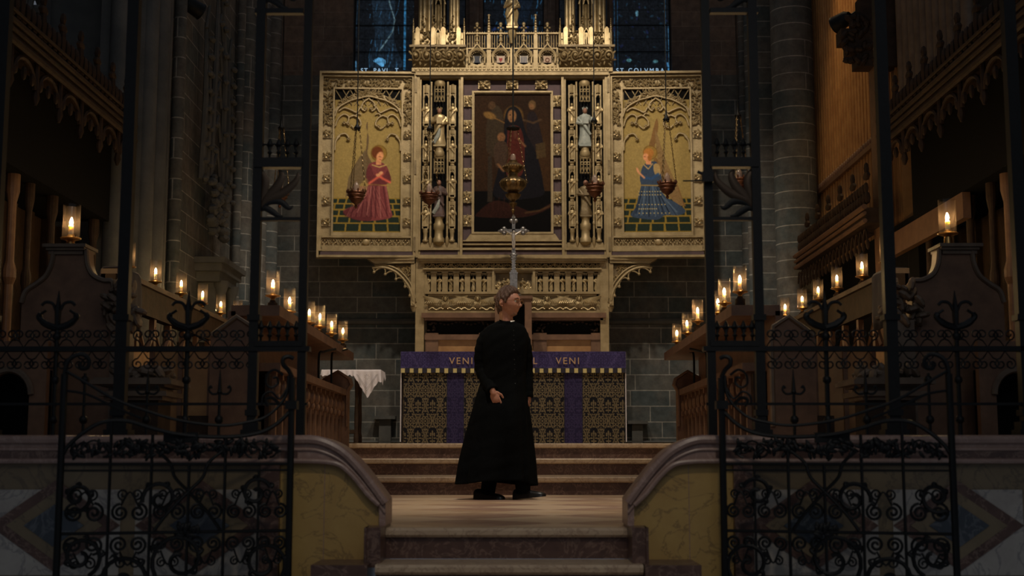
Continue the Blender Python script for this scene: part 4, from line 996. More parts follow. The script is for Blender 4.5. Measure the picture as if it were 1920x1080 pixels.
# damask, drawn as a repeating motif of rosettes in an ogee net
def motif(cv):
    U = (cv.X-770.3)/27.4; V = (cv.Y-733)/57.5
    u = (U+.5) % 1-.5; v = (V+.5) % 1-.5; x = u*27.4; y = v*57.5
    d = (np.abs(u)-(.25+.20*np.cos(2*pi*v)))*27.4/np.sqrt(1+(.6*np.sin(2*pi*v))**2)
    m = (np.abs(d) < 1.15) | ((np.abs(d) > 2.0) & (np.abs(d) < 4.6) & (np.sin(2*pi*cv.Y/5.75) > -.35))
    r = np.hypot(x, y); th = np.arctan2(y, x)
    ro = (np.abs(r-8.4+1.2*np.cos(8*th)) < 1.15) | (np.abs(r-4.9+.8*np.cos(6*th)) < .95) | (r < 2.0)
    m = np.where(r < 10.8, ro, m)
    m |= (np.abs(x) < .8) & (y > 10) & (y < 19)
    u2 = U % 1-.5; v2 = V % 1-.5; x = u2*27.4; y = v2*57.5; ins = (np.abs(x) < 7.5) & (np.abs(y) < 15)
    pm = (np.hypot(x/1.5, (y+6)/5) < 1) | (np.hypot((np.abs(x)-3.6)/1.5, (y+3.5)/3.8) < 1) | (np.hypot((np.abs(x)-4.4)/2.6, (y-3.5)/1.4) < 1) | (np.abs(x) < .9) & (y > -2) & (y < 13) | (np.hypot((np.abs(x)-3)/2.2, (y-9)/1.5) < 1)
    return np.where(ins, pm, m)
def damask(name, pa, pb, fg, bg, two=True):
    cv = Canvas(pa, 690, pb, 832, 1.45, bg)
    cv.a[motif(cv)] = fg; cv.noise(.12, 7, 2)
    return cv.build(name, M['damask'], t, lambda X, Y: np.stack([ax(pa)+(X-pa)/(pb-pa)*(ax(pb)-ax(pa)), YA-.006+0*X+.004*np.sin(X*.12), zb+.004+(832-Y)/142*(az(690)-zb)], -1))
for pa, pb in ((757, 838), (870, 1058), (1092, 1171)):
    damask('damask_panel', pa, pb, (92, 82, 64), (26, 26, 30))
for pa, pb in ((838, 870), (1058, 1092)):
    o = damask('purple_orphrey', pa, pb, (50, 45, 72), (38, 34, 58))
    e = MB()
    for q in (pa, pb): e.box(ax(q)-.003, ax(q)+.003, YA-.014, YA-.004, zb+.004, az(690))
    e.build('edging', M['purple'], o)
def superfrontal():
    k = 1.3; cv = Canvas(753, 660, 1173, 692, k, (58, 52, 86)); r = random.Random(2)
    cv.a[motif(cv)] = (44, 39, 68)
    for j in range(8): cv.ell(r.uniform(755, 1170), 676, 2.2, 16, (72, 64, 100), .5, .5, r.uniform(-.7, .7))
    cv.noise(.15, 9, 2)
    def pl(X, Y):
        f = (Y-660)/32
        return np.stack([x0-.012+(X-753)/420*(x1-x0+.024), YA-.022-.010*f-.006*f*np.sin(X*.16)-.004*f*np.sin(X*.41+1), zt+.004-(Y-660)/32*(az(660)-az(692))], -1)
    return cv.build('superfrontal', M['damask'], t, pl)
sf = superfrontal()
cloth = [(753, 692, 1), (1173, 692, 1)]
a = MB(); b2 = MB()
n = 52
for i in range(n):
    xa = x0-.01+(x1-x0+.02)*i/n; xb = x0-.01+(x1-x0+.02)*(i+1)/n; y = YA-.038-.003*math.sin(i*1.9)
    q = a if i % 2 == 0 else b2; w_ = (xb-xa)
    zz = az(699) - (R.uniform(0, .006))
    q.box(xa+w_*.08, xb-w_*.04, y-.004, y+.004, zz, az(691))
a.build('gold_fringe', mat('gold_silk_fringe', (.72, .60, .26), .6), t); b2.build('purple_fringe', M['purple'], t)
a = MB(); a.tube([(x0-.012, YA-.036, az(691)), (x1+.012, YA-.036, az(691))], .005, 5); a.build('fringe_braid', M['purple'], t)
e, nt, b = newmat('gold_thread'); b.inputs['Base Color'].default_value = (.66, .42, .22, 1); b.inputs['Roughness'].default_value = .5
for txt, px, sp in (('VENI', 842, 1.25), ('EMMANUEL', 908, 1.10), ('VENI', 1042, 1.25)):
    text_mesh(txt, .110, .001, sp, e, t, W(px, 682.5, YA-.05))
# tabernacle and cross on the altar
t = thing('tabernacle', (W(962, 600, 15.9).x, 15.9, zt+.006), 'small oak tabernacle with a dark arched opening standing on the altar', 'tabernacle')
X_ = lambda p: W(p, 590, 15.85).x
Z_ = lambda p: W(960, p, 15.85).z
a = MB()
for p0, p1 in ((928, 941), (984, 997)): a.box(X_(p0), X_(p1), 15.85, 16.15, zt+.006, Z_(556))
a.box(X_(926), X_(999), 15.82, 16.16, Z_(560), Z_(555)); a.box(X_(941), X_(984), 16.1, 16.14, zt+.006, Z_(560)); a.box(X_(924), X_(1001), 15.80, 16.16, zt+.006, zt+.05)
a.prism([(X_(941), Z_(560)), (X_(984), Z_(560)), (X_(984), Z_(572)), (X_(980), Z_(565)), (X_(962), Z_(562)), (X_(945), Z_(565)), (X_(941), Z_(572))], 15.86, 15.9)
a.build('case', M['wood'], t)
a = MB(); a.box(X_(942), X_(983), 16.02, 16.08, zt+.05, Z_(561)); a.build('opening_shade', M['black'], t)  # black sheet stands in for the darkness inside the opening
yC = 15.95; zc = lambda p: W(960, p, yC).z; xc_ = lambda p: W(p, 440, yC).x
t = thing('altar_cross', (xc_(963), yC, Z_(555)), 'tall silver cross with a small figure standing above the man\'s head', 'cross')
def cx(p): return xc_(963)+(p-963)/156.3
a = MB()
zb_ = Z_(555)
a.lathe([(.10, 0), (.10, .02), (.07, .05), (.06, .08)], xc_(963), yC, zb_, 16)
a.box(cx(956), cx(970), yC-.04, yC+.04, zb_+.05, zc(512)); a.box(cx(955), cx(971), yC-.045, yC+.045, zc(514), zc(511)); a.box(cx(957.5), cx(968.5), yC-.035, yC+.035, zc(512), zc(507))
a.build('foot', M['silver'], t)
a = MB()
def lobe(px, py, dx, dz):
    for s_ in (-1, 0, 1):
        if s_ == 0: c0 = (px+dx*5, py-dz*5)
        else: c0 = (px+s_*4.2*abs(dz), py-s_*4.2*abs(dx))
        a.ell((cx(c0[0]), yC, zc(c0[1])), (.028, .018, .028), 10, 6)
    a.tube([(cx(px-dx*5), yC, zc(py+dz*5)), (cx(px+dx*8), yC, zc(py-dz*8)), (cx(px+dx*12), yC, zc(py-dz*12))], [.030, .020, .003], 4)
a.box(cx(960), cx(966), yC-.015, yC+.015, zc(509), zc(414)); a.box(cx(942), cx(984), yC-.015, yC+.015, zc(435.5), zc(430))
lobe(963, 414, 0, 1); lobe(945, 433, -1, 0); lobe(981, 433, 1, 0); 
a.lathe([(.03, -.03), (.042, 0), (.03, .03)], cx(963), yC, zc(484), 8, 1, .5)
for k in range(4): a.ell((cx(963), yC, zc(478)), (.05-.01*k, .02, .03), 8, 5)
for k in range(16): s_ = 1 if k % 2 else -1; a.ell((cx(963)+s_*.020, yC-.01, zc(505-k*2.4)), (.008, .012, .012), 6, 4)
a.build('shaft', M['silver'], t)
a = MB()
a.ell((cx(963.5), yC-.04, zc(436)), (.016, .018, .021), 10, 7)
a.tube([(cx(963), yC-.03, zc(440)), (cx(962.5), yC-.04, zc(447)), (cx(963), yC-.035, zc(453))], [.026, .023, .020], 9)
for s_ in (-1, 1):
    a.tube([(cx(963+s_*3), yC-.03, zc(441)), (cx(963+s_*9), yC-.025, zc(437)), (cx(963+s_*15), yC-.02, zc(433))], [.011, .008, .006], 7)
    a.tube([(cx(963+s_*1.5), yC-.035, zc(452)), (cx(963+s_*1.8), yC-.05, zc(459)), (cx(963+s_*.6), yC-.03, zc(467))], [.014, .011, .007], 7)
a.build('figure', mat('bright_silver', (.62, .56, .50), .3, .5), t)
# ================================================================ HANGING SANCTUARY LAMPS
def chain(mb, p0, p1, r=.0030, link=.030):
    p0, p1 = Vector(p0), Vector(p1); L = (p1-p0).length; n = max(3, int(L/link)); d = (p1-p0)/n; u = d.normalized()
    s1 = u.cross(Vector((0, 1, 0))); 
    if s1.length < .1: s1 = u.cross(Vector((1, 0, 0)))
    s1.normalize(); s2 = u.cross(s1)
    for i in range(n):
        c = p0+d*(i+.5); s_ = s1 if i % 2 else s2
        mb.tube([c+u*math.cos(2*pi*k/8)*d.length*.62+s_*math.sin(2*pi*k/8)*link*.22 for k in range(8)], r, 4, True)
def hang_lamp(px, ycap, yrim, ybot, w, Y, lab, spread=0, ztop=8.0):
    c = W(px, yrim, Y); zc_ = W(px, ycap, Y).z; zb_ = W(px, ybot, Y).z; h = c.z-zb_; r = w/2
    t = thing('hanging_lamp', (c.x, Y, c.z), lab, 'lamp', 'copper bowl lamps hanging across the sanctuary')
    a = MB()
    a.lathe([(.004, -h), (.012, -h*.97), (.018, -h*.88), (.010, -h*.80), (r*.22, -h*.72), (r*.55, -h*.60), (r*.78, -h*.38), (r*.92, -h*.12), (r*1.02, -h*.06), (r*.98, 0), (r*.9, 0), (r*.85, -h*.1), (r*.5, -h*.55), (.003, -h*.66)], c.x, Y, c.z, 24, cap=False)
    for k in range(10): q = 2*pi*k/10; a.ell((c.x+r*math.cos(q), Y+r*math.sin(q), c.z+.010), (.012, .012, .018), 6, 4)
    for z_ in (-h*.2, -h*.4): rad = r*(.97 if z_ > -h*.3 else .80); a.tube([(c.x+rad*math.cos(2*pi*k/24), Y+rad*math.sin(2*pi*k/24), c.z+z_) for k in range(24)], .005, 5, True)
    a.build('bowl', M['copper'], t)
    a = MB(); a.lathe([(.03, -.01), (.026, .02), (.035, .05), (.030, .08), (.008, .115)], c.x, Y, c.z, 14); a.build('glass_light', M['lamp_glass'], t)
    a = MB()
    for k in range(3):
        q = 2*pi*k/3+pi/2+.5
        a = MB(); chain(a, (c.x+.025*math.cos(q), Y+.025*math.sin(q), zc_), (c.x+r*1.0*math.cos(q), Y+r*1.0*math.sin(q), c.z)); a.build('chain', M['dark_brass'], t)
    a = MB(); a.lathe([(.035, -.01), (.04, 0), (.022, .025), (.012, .05), (.01, .10)], c.x, Y, zc_, 12)
    for k in range(6): q = 2*pi*k/6; a.ell((c.x+.026*math.cos(q), Y+.026*math.sin(q), zc_-.02), (.008, .008, .014), 5, 4)
    a.build('cap', M['iron'], t)
    a = MB(); a.tube([(c.x, Y, zc_+.08), (c.x, Y, ztop)], .006, 6); a.build('cord', M['iron'], t)
    return t
for px, yc, yr, yb, lab in ((668, 240, 360, 391, 'copper bowl lamp hung on three chains before the rose-robed angel panel'),
                           (805, 242, 363, 391, 'copper bowl lamp hung on chains before the statue panel left of the painting'),
                           (1115, 227, 346, 379, 'copper bowl lamp hung on chains before the statue panel right of the painting'),
                           (1251, 224, 343, 373, 'copper bowl lamp hung on three chains before the blue-robed angel panel'),
                           (525, 240, 358, 390, 'copper bowl lamp hanging behind the left gate posts'),
                           (1386, 217, 335, 372, 'copper bowl lamp hanging behind the right gate posts')):
    hang_lamp(px, yc, yr, yb, .205, 14.5, lab)
c = W(960, 350, 14.5); t = thing('hanging_lamp', (c.x+.01, 14.5, W(960, 402, 14.5).z), 'large brass two-tiered lamp hanging before the dark painting', 'lamp')
q = 1/172.; z0 = W(960, 402, 14.5).z; X0 = W(962, 350, 14.5).x
zz = lambda p: (402-p)*q
a = MB()
a.lathe([(.003, zz(402)), (.012, zz(398)), (.020, zz(394)), (.008, zz(391)), (.028, zz(386)), (.045, zz(381)), (.018, zz(377)), (.030, zz(375)), (.070, zz(370)), (.088, zz(364)), (.060, zz(361)), (.045, zz(358))], X0, 14.5, z0, 32)
a.build('pendant', M['dark_brass'], t)
a = MB(); a.lathe([(.045, zz(360)), (.10, zz(356)), (.140, zz(348)), (.150, zz(341)), (.130, zz(335)), (.085, zz(332)), (.050, zz(328))], X0, 14.5, z0, 48, flute=18, fl=.035); a.build('lower_bowl', M['dark_brass'], t)
a = MB(); a.lathe([(.048, zz(331)), (.052, zz(322)), (.085, zz(318)), (.115, zz(313)), (.118, zz(310)), (.095, zz(306)), (.065, zz(303)), (.045, zz(301)), (.048, zz(298)), (.03, zz(297))], X0, 14.5, z0, 48, flute=20, fl=.03)
for k in range(24): a.ell((X0+.112*math.cos(2*pi*k/24), 14.5+.112*math.sin(2*pi*k/24), z0+zz(311)), (.012, .012, .010), 5, 4)
a.build('upper_bowl', M['dark_brass'], t)
a = MB(); a.lathe([(.020, zz(299)), (.030, zz(294)), (.026, zz(288)), (.018, zz(285))], X0, 14.5, z0, 14); a.build('glass_light', M['lamp_glass'], t)
a = MB()
for k in range(3):
    an = 2*pi*k/3+.15
    p1 = (X0+.155*math.cos(an), 14.5+.155*math.sin(an), z0+zz(338)); p0 = (X0+.05*math.cos(an), 14.5+.05*math.sin(an), z0+zz(236))
    a = MB(); chain(a, p0, p1, .0026, .026); a.tube([(p1[0]+.014*math.cos(t_), p1[1], p1[2]+.014*math.sin(t_)) for t_ in [2*pi*k_/8 for k_ in range(8)]], .003, 4, True); a.build('chain', M['dark_brass'], t)
a = MB(); a.lathe([(.075, zz(236)), (.078, zz(234)), (.03, zz(231)), (.01, zz(228))], X0, 14.5, z0, 16); a.build('cap', M['iron'], t)
a = MB(); a.tube([(X0, 14.5, z0+zz(230)), (X0, 14.5, 8)], .009, 8); a.build('cord', M['iron'], t)
# ================================================================ CREDENCE TABLE
YT = 14.95
X_ = lambda p: W(p, 700, YT).x
ZT = W(960, 693, YT).z
t = thing('credence_table', ((X_(610)+X_(705))/2, YT+.25, .51), 'small dark side table under a lace cloth by the left wall', 'table')
a = MB(); a.box(X_(614), X_(702), YT+.03, YT+.45, ZT-.045, ZT-.012); a.build('tabletop', M['wood_dk'], t)
for lx in (X_(618), X_(668)):
    for ly in (YT+.07, YT+.40):
        a = MB(); a.lathe([(.028, 0), (.028, .08), (.020, .12), (.024, .3), (.018, .5), (.026, .7), (.028, ZT-.55)], lx, ly, .51, 12); a.build('leg', M['wood_dk'], t)
a = MB(); a.box(X_(618), X_(668), YT+.05, YT+.09, .62, .66); a.box(X_(618), X_(668), YT+.38, YT+.42, .62, .66); a.build('stretcher', M['wood_dk'], t)
a = MB()
edge = []
nx = 70
def drop(p):         # how far the cloth hangs, in photo pixels, along the front
    base = 9+2*abs(math.sin((p-604)*.30))
    tri = max(0, 52-abs(p-689)*1.65) if p > 655 else 0
    sc_ = 2.0*abs(math.sin((p-604)*.42))
    if p > 700: tri = max(tri, 22)
    return max(base, tri)+sc_
rows = 12; vs = []; fs = []
for j in range(rows+5):
    for i in range(nx+1):
        p = 603+(714-603)*i/nx
        if j < 5: vs.append((X_(p) + (0 if 605 < p < 709 else 0), YT+.48-j*.12, ZT))
        else:
            f_ = (j-4)/rows; dz = drop(p)/166*f_; flare = 1+.035*f_
            xx = X_(p); xc0 = X_(658); tilt = 4/166 if i in (0,) else 0
            vs.append((xc0+(xx-xc0)*flare, YT-.004-.015*math.sin(p*.55)*f_-.02*f_, ZT-dz))
for j in range(rows+4):
    for i in range(nx): fs.append((j*(nx+1)+i, j*(nx+1)+i+1, (j+1)*(nx+1)+i+1, (j+1)*(nx+1)+i))
a.add(vs, fs)
for sx, pp in ((-1, 603), (1, 714)):
    vs = []; 
    for j in range(5):
        for k in range(4): vs.append((X_(pp)+sx*.012*k/3, YT+.48-j*.12, ZT-(.07+(.04 if j % 2 else 0)+(.06 if sx > 0 and j > 2 else 0))*k/3))
    a.add(vs, [(j*4+k, j*4+k+1, (j+1)*4+k+1, (j+1)*4+k) for j in range(4) for k in range(3)])
o = tag(a.build('tablecloth', M['linen'], None, ang=2), 'white lace cloth with a scalloped corner hanging from the side table', 'tablecloth')
e = MB()
for q in range(8):
    an = 2*pi*q/8; e.tube([(X_(689)+.018*math.cos(an), YT-.045, ZT-.085+.018*math.sin(an)), (X_(689)+.030*math.cos(an+.3), YT-.045, ZT-.085+.030*math.sin(an+.3))], .002, 4)
for s_ in (-1, 1):
    for off in (8, 12): e.tube([(X_(689), YT-.050, ZT-(48-off)/166), (X_(689+s_*(24-off*.5)), YT-.045, ZT-.055)], .0018, 4)
e.build('embroidery', mat('grey_thread', (.28, .26, .27), .8), o)
# ================================================================ CHOIR STALLS (both sides, mirrored)
def stalls(s):
    nm = 'left' if s < 0 else 'right'
    m = lambda px: px if s < 0 else 1923-px           # the left side's photo columns
    rnd = random.Random(20+s)
    def X(px, py, Y): return W(m(px), py, Y).x
    def Zp(py, Y): return W(960, py, Y).z
    # --- front desk with open carved side and a pointed end
    Y0, Y1 = 8.9, 12.45; xi = X(655, 750, Y1); 
    t = thing('choir_desk', (xi-.15*-s*-1, 10.6, 0), 'low carved oak front desk with pointed end panel and arcaded side, %s of the steps' % nm, 'desk')
    xi2 = abs(xi)*s; xo2 = X(604, 750, Y1)
    a = MB(); ez = [(604, 713), (610, 708), (634, 694), (658, 709), (662, 722), (655, 733), (655, 850), (604, 850)]
    a.prism([(X(p, 760, Y1), Zp(q, Y1) if q < 850 else 0) for p, q in ez], Y1-.06, Y1+.03); a.build('end_panel', M['wood_dk'] if 0 else M['wood'], t)
    a = MB(); a.tube([(X(p, 760, Y1), Y1-.065, Zp(q, Y1)) for p, q in [(604, 716), (612, 710), (634, 697), (655, 711), (659, 722), (652, 734), (652, 800)]], .014, 6); a.build('moulding', M['wood'], t)
    a = MB(); zt_ = Zp(742, Y1); xs = (xi2, xi2+s*.26)
    a.prismx([(Y0, zt_), (Y1, zt_), (Y1, zt_+.055), (Y0, zt_+.055)], xs[0]+s*.02, xs[1]+s*.1); a.build('desk_top', M['wood'], t)
    n = 13
    for i in range(n+1):
        yy = Y0+.1+(Y1-Y0-.2)*i/n; a = MB(); a.box(xi2+s*.06, xi2+s*.115, yy-.028, yy+.028, .0, zt_); a.ell((xi2+s*.06, yy, zt_-.10), (.03, .035, .06), 7, 5); a.ell((xi2+s*.05, yy, zt_-.17), (.02, .02, .03), 6, 4)
        a.build('post', M['wood'], t)
    a = MB(); a.box(xi2+s*.09, xi2+s*.12, Y0, Y1, .0, zt_-.02); a.build('back_board', M['wood_dk'], t)
    a = MB()
    for i in range(n):
        yy = Y0+.1+(Y1-Y0-.2)*(i+.5)/n; hw = (Y1-Y0-.2)/n/2
        a.tube([(xi2+s*.085, yy-hw*.8, zt_-.22), (xi2+s*.085, yy-hw*.6, zt_-.10), (xi2+s*.085, yy, zt_-.04), (xi2+s*.085, yy+hw*.6, zt_-.10), (xi2+s*.085, yy+hw*.8, zt_-.22)], .012, 5)
    a.build('arcade', M['wood'], t)
    # --- bent iron hand rods
    for (p, yy) in ((598, 11.0), (622, 11.8)):
        a = MB(); xx = X(p, 690, yy); za, zb_ = Zp(708, yy), Zp(661, yy)
        a.tube(cr([(xx, yy, za-.05), (xx, yy, zb_-.02), (xx-s*.03, yy+.05, zb_+.01), (xx-s*.10, yy+.25, zb_+.05)], 4), .010, 7)
        tag(a.build('hand_rod', M['iron']), 'bent iron rod rising from the %s front desk, %s' % (nm, 'nearer the altar' if p > 610 else 'farther from the altar'), 'rod')
    # --- second row: desk whose west end is a gabled panel
    Yw = 8.75; xg0, xg1 = X(398, 640, Yw), X(480, 640, Yw)
    t = thing('choir_stall', (xg1, 10.5, 0), 'oak second-row choir stall with a gabled end panel, candle lamps along its rail, %s side' % nm, 'stall')
    gz = [(398, 629), (410, 619), (446, 592), (478, 612), (484, 640), (484, 820), (398, 820)]
    a = MB(); a.prism([(X(p, 640, Yw), Zp(q, Yw) if q < 800 else 0) for p, q in gz], Yw-.05, Yw+.05); a.build('end_panel', M['wood'], t)
    a = MB(); a.tube([(X(p, 640, Yw), Yw-.06, Zp(q, Yw)) for p, q in [(400, 630), (410, 622), (446, 595), (476, 614), (480, 640), (480, 800)]], .016, 6); a.build('moulding', M['wood_gray'], t)
    def rail_pt(px, py, Z): return WZ(m(px), py, Z)
    zr = 1.367
    xr = s*(1.54 if s < 0 else 1.49)
    a = MB(); a.prismx([(Yw, zr-.09), (12.80, zr-.09), (12.80, zr-.02), (Yw, zr-.02)], xr-s*.02, xr+s*.30); a.build('rail', M['wood'], t)
    a = MB(); a.box(xr+s*.27, xr+s*.32, Yw, 12.5, 0, zr-.06); a.build('front_board', M['wood'], t)
    a = MB(); a.box(xr+s*.33, xr+s*.65, Yw+.05, 12.5, .05, .62); a.build('bench_seat', M['wood_dk'], t)
    # --- third row
    t = thing('choir_stall', (s*2.9, 10.5, 0), 'oak back-row choir stall with a long raised rail carrying candle lamps, %s side' % nm, 'stall')
    xr3 = s*(2.69 if s < 0 else 2.63); z3 = 1.58
    a = MB(); a.prismx([(8.9, z3-.20), (13.3, z3-.20), (13.3, z3), (8.9, z3)], xr3-s*.03, xr3+s*.04); a.build('rail', M['wood_dk'], t)
    a = MB(); a.prismx([(8.9, z3), (13.3, z3), (13.3, z3+.035), (8.9, z3+.035)], xr3-s*.06, xr3+s*.07); a.build('rail_cap', M['wood_gray'], t)
    a = MB(); a.box(xr3, xr3+s*.05, 8.9, 13.3, .1, z3-.45); a.build('back_board', M['wood_lt'], t)
    a = MB()
    for k in range(10):
        yy = 9.1+k*.45; a.box(xr3-s*.01, xr3+s*.03, yy-.03, yy+.03, z3-.46, z3-.19)
        a.tube([(xr3, yy-.18, z3-.45), (xr3, yy, z3-.27), (xr3, yy+.18, z3-.45)], .02, 5)
    a.build('open_arcade', M['wood'], t)
    # low panelled front between the rows, seen through the gates
    Yp = 8.85
    t = thing('stall_end_screen', (X(335, 740, Yp), Yp, 0), 'plain oak panelling closing the %s stalls behind the iron gate' % nm, 'panel')
    a = MB(); a.box(X(280, 740, Yp), X(398, 740, Yp), Yp, Yp+.06, 0, Zp(652, Yp)); a.build('panel', M['wood_lt'], t)
    for q in (284, 338, 394):
        a = MB(); a.box(X(q-4, 740, Yp), X(q+4, 740, Yp), Yp-.03, Yp, 0, Zp(650, Yp)); a.build('stile', M['wood'], t)
    # --- big ogee stall end with its cap
    Ye = 8.5
    t = thing('stall_end', (X(132, 640, Ye), Ye, 0), 'massive oak stall end with concave shoulders and moulded cap, %s side' % nm, 'stall end')
    half = [(100, 470), (100, 482), (97, 500), (88, 520), (70, 535), (52, 548), (45, 570), (45, 900)]
    rt = [(162, 470), (163, 482), (166, 500), (176, 518), (196, 528), (214, 531), (216, 560), (216, 900)]
    po = cr(half[:7], 4)+[half[7]]; pr_ = cr(rt[:7], 4)+[rt[7]]
    a = MB(); a.prism([(X(p, 640, Ye), Zp(q, Ye) if q < 880 else 0) for p, q in po[::-1]+pr_], Ye-.07, Ye+.07); a.build('panel', M['wood'], t)
    a = MB(); a.tube([(X(p, 640, Ye), Ye-.08, Zp(q, Ye)) for p, q in pr_[:-1]], .016, 6); a.build('edge_moulding', M['wood_gray'], t); a = MB(); a.tube([(X(p, 640, Ye), Ye-.08, Zp(q, Ye)) for p, q in po[:-1]], .016, 6); a.build('edge_moulding', M['wood_gray'], t)
    a = MB()
    for (p0, p1, q0, q1, d) in ((92, 172, 462, 468, .13), (97, 168, 468, 473, .11), (100, 164, 473, 480, .09)): a.box(X(p0, 470, Ye), X(p1, 470, Ye), Ye-d, Ye+d, Zp(q1, Ye), Zp(q0, Ye))
    a.build('cap', M['wood_gray'], t)
    # carved crouching beast on the shoulder
    Yb = 8.35
    for (px, py, k, lab) in ((232, 572, 1.0, 'carved poppyhead of folded foliage on the %s stall end'), ):
        a = MB(); cx_, cz_ = X(px, py, Yb), Zp(py, Yb)
        for i in range(60):
            u = rnd.uniform(-1, 1); v = rnd.uniform(-1, 1)
            if u*u+v*v > 1: continue
            a.ell((cx_+u*.13, Yb+rnd.uniform(-.06, .06), cz_+v*.16-.02), (.05, .04, .022), 7, 5, Matrix.Rotation(rnd.uniform(0, 3), 3, 'Y'))
        a.box(cx_-.06, cx_+.06, Yb-.05, Yb+.05, 0, cz_-.1); a.build('poppyhead', M['wood_gray'], t)
    # lectern-like capital lower down
    Yl = 7.9; t = thing('desk_pedestal', (X(268, 740, Yl), Yl, 0), 'dark carved oak pedestal with moulded capital behind the %s marble wall' % nm, 'pedestal')
    cx_ = X(265, 740, Yl)
    a = MB(); a.box(cx_-.14, cx_+.14, Yl-.14, Yl+.14, 0, Zp(752, Yl)); a.build('shaft', M['wood_dk'], t)
    a = MB()
    for (w_, q0, q1) in ((.17, 752, 745), (.20, 745, 736), (.185, 728, 724), (.235, 724, 716), (.22, 716, 712)): a.box(cx_-w_, cx_+w_, Yl-w_, Yl+w_, Zp(q0, Yl), Zp(q1, Yl))
    a.box(cx_-.15, cx_+.15, Yl-.15, Yl+.15, Zp(736, Yl), Zp(728, Yl)); a.build('capital', M['wood_gray'], t)
    a = MB()
    for i in range(34): a.ell((cx_+rnd.uniform(-.15, .15), Yl+rnd.uniform(-.12, .12), Zp(rnd.uniform(694, 712), Yl)), (.05, .05, .025), 7, 5, Matrix.Rotation(rnd.uniform(0, 3), 3, 'Y'))
    a.build('carving', M['wood_gray'], t)
    # --- canopied back stalls: shafts, canopy, arched opening
    t = thing('stall_canopy', (s*3.5, 9.5, 0), 'dark carved oak canopy on slender shafts above the back stalls, %s side' % nm, 'canopy')
    XS = 3.25
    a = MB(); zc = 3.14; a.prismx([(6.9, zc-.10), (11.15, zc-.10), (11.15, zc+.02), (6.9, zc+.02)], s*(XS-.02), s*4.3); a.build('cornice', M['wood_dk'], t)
    a = MB()
    for k, (dz, r) in enumerate(((.03, .022), (-.03, .018), (-.10, .024), (.10, .014))): a.tube([(s*(XS-.03), 6.9, zc+dz), (s*(XS-.03), 11.15, zc+dz)], r, 7)
    a.build('cornice_moulding', M['wood_dk'], t)
    a = MB()
    for k in range(42):
        yy = 6.95+k*.1; h = .16+.10*(k % 4 == 0)
        a.ell((s*XS, yy, zc+.12+h*.3), (.03, .04, h*.5), 6, 4); a.ell((s*XS, yy+.03, zc+.10), (.03, .045, .03), 6, 4)
        if k % 4 == 0: a.ell((s*XS, yy, zc+.30), (.03, .07, .035), 6, 4); a.ell((s*XS, yy, zc+.37), (.025, .03, .05), 6, 4)
    a.build('cresting', M['wood_dk'], t)
    a = MB()
    for k in range(9):
        y_ = 7.0+k*.47
        a.tube([(s*XS, y_+.235+.2*math.cos(q), zc-.30+.16*math.sin(q)*1) for q in [pi*j/10 for j in range(11)]], .018, 6)
        for q in (.08, .235, .39): a.ell((s*XS, y_+q, zc-.24), (.022, .03, .05), 6, 4)
        a.lathe([(.01, -.10), (.03, -.05), (.02, 0), (.02, .20)], s*XS, y_, zc-.30, 8)
    a.build('cusped_fringe', M['wood_dk'], t)
    a = MB(); a.box(s*3.42, s*4.28, 6.9, 11.15, zc-.80, zc-.10); a.build('soffit_shade', M['black'], t)  # black block puts the shade under the canopy into colour
    a = MB(); a.box(s*3.95, s*4.0, 6.9, 11.9, .02, zc-.8)
    for k in range(14): a.box(s*3.90, s*3.95, 6.95+k*.37, 7.03+k*.37, .02, zc-.8)
    a.build('panelled_back', M['wood_dk'], t)
    for (px, w_, yy, mm) in ((20, 30, 8.9, 'wood'), (52, 22, 9.15, 'wood_dk'), (95, 26, 9.4, 'wood_dk'), (132, 20, 9.75, 'wood_gray'), (175, 24, 10.3, 'wood_dk'), (212, 16, 10.8, 'wood_dk')):
        yy = 3.52*F/(969-px); q = s*3.52; r = w_*yy/F/2*.55
        a = MB(); a.lathe([(r*1.5, 0), (r*1.5, .2), (r, .26), (r, 1.55), (r*1.6, 1.60), (r*1.6, 1.66), (r, 1.72), (r, zc-1.0), (r*1.6, zc-.92), (r*1.6, zc-.80)], q, yy, 0, 12); a.build('shaft', M[mm], t, ang=.3)
    # arched opening in dark wood near the frame's edge
    Yd = 8.1; t = thing('arched_doorway', (X(20, 760, Yd), Yd, 0), 'black round-headed opening in brown oak panelling at the %s edge' % nm, 'doorway')
    a = MB(); hw = 38
    a.prism([(X(-200, 760, Yd), 0), (X(-200, 760, Yd), Zp(640, Yd))] + [(X(88, 760, Yd), Zp(640, Yd)), (X(88, 760, Yd), 0), (X(57, 760, Yd), 0)] + [(X(18+39*math.cos(q), 760, Yd), Zp(740-42*math.sin(q), Yd)) for q in [pi*j/14 for j in range(15)]] + [(X(-21, 760, Yd), 0)], Yd-.03, Yd+.03)
    a.build('panel', M['wood'], t)
    a = MB(); a.tube([(X(18+43*math.cos(q), 760, Yd), Yd-.04, Zp(740-46*math.sin(q), Yd)) for q in [pi*j/14 for j in range(15)]], .02, 6); a.build('arch_moulding', M['wood_gray'], t)
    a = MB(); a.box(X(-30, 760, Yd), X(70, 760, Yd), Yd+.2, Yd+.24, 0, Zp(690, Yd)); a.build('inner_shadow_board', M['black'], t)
stalls(-1); stalls(1)
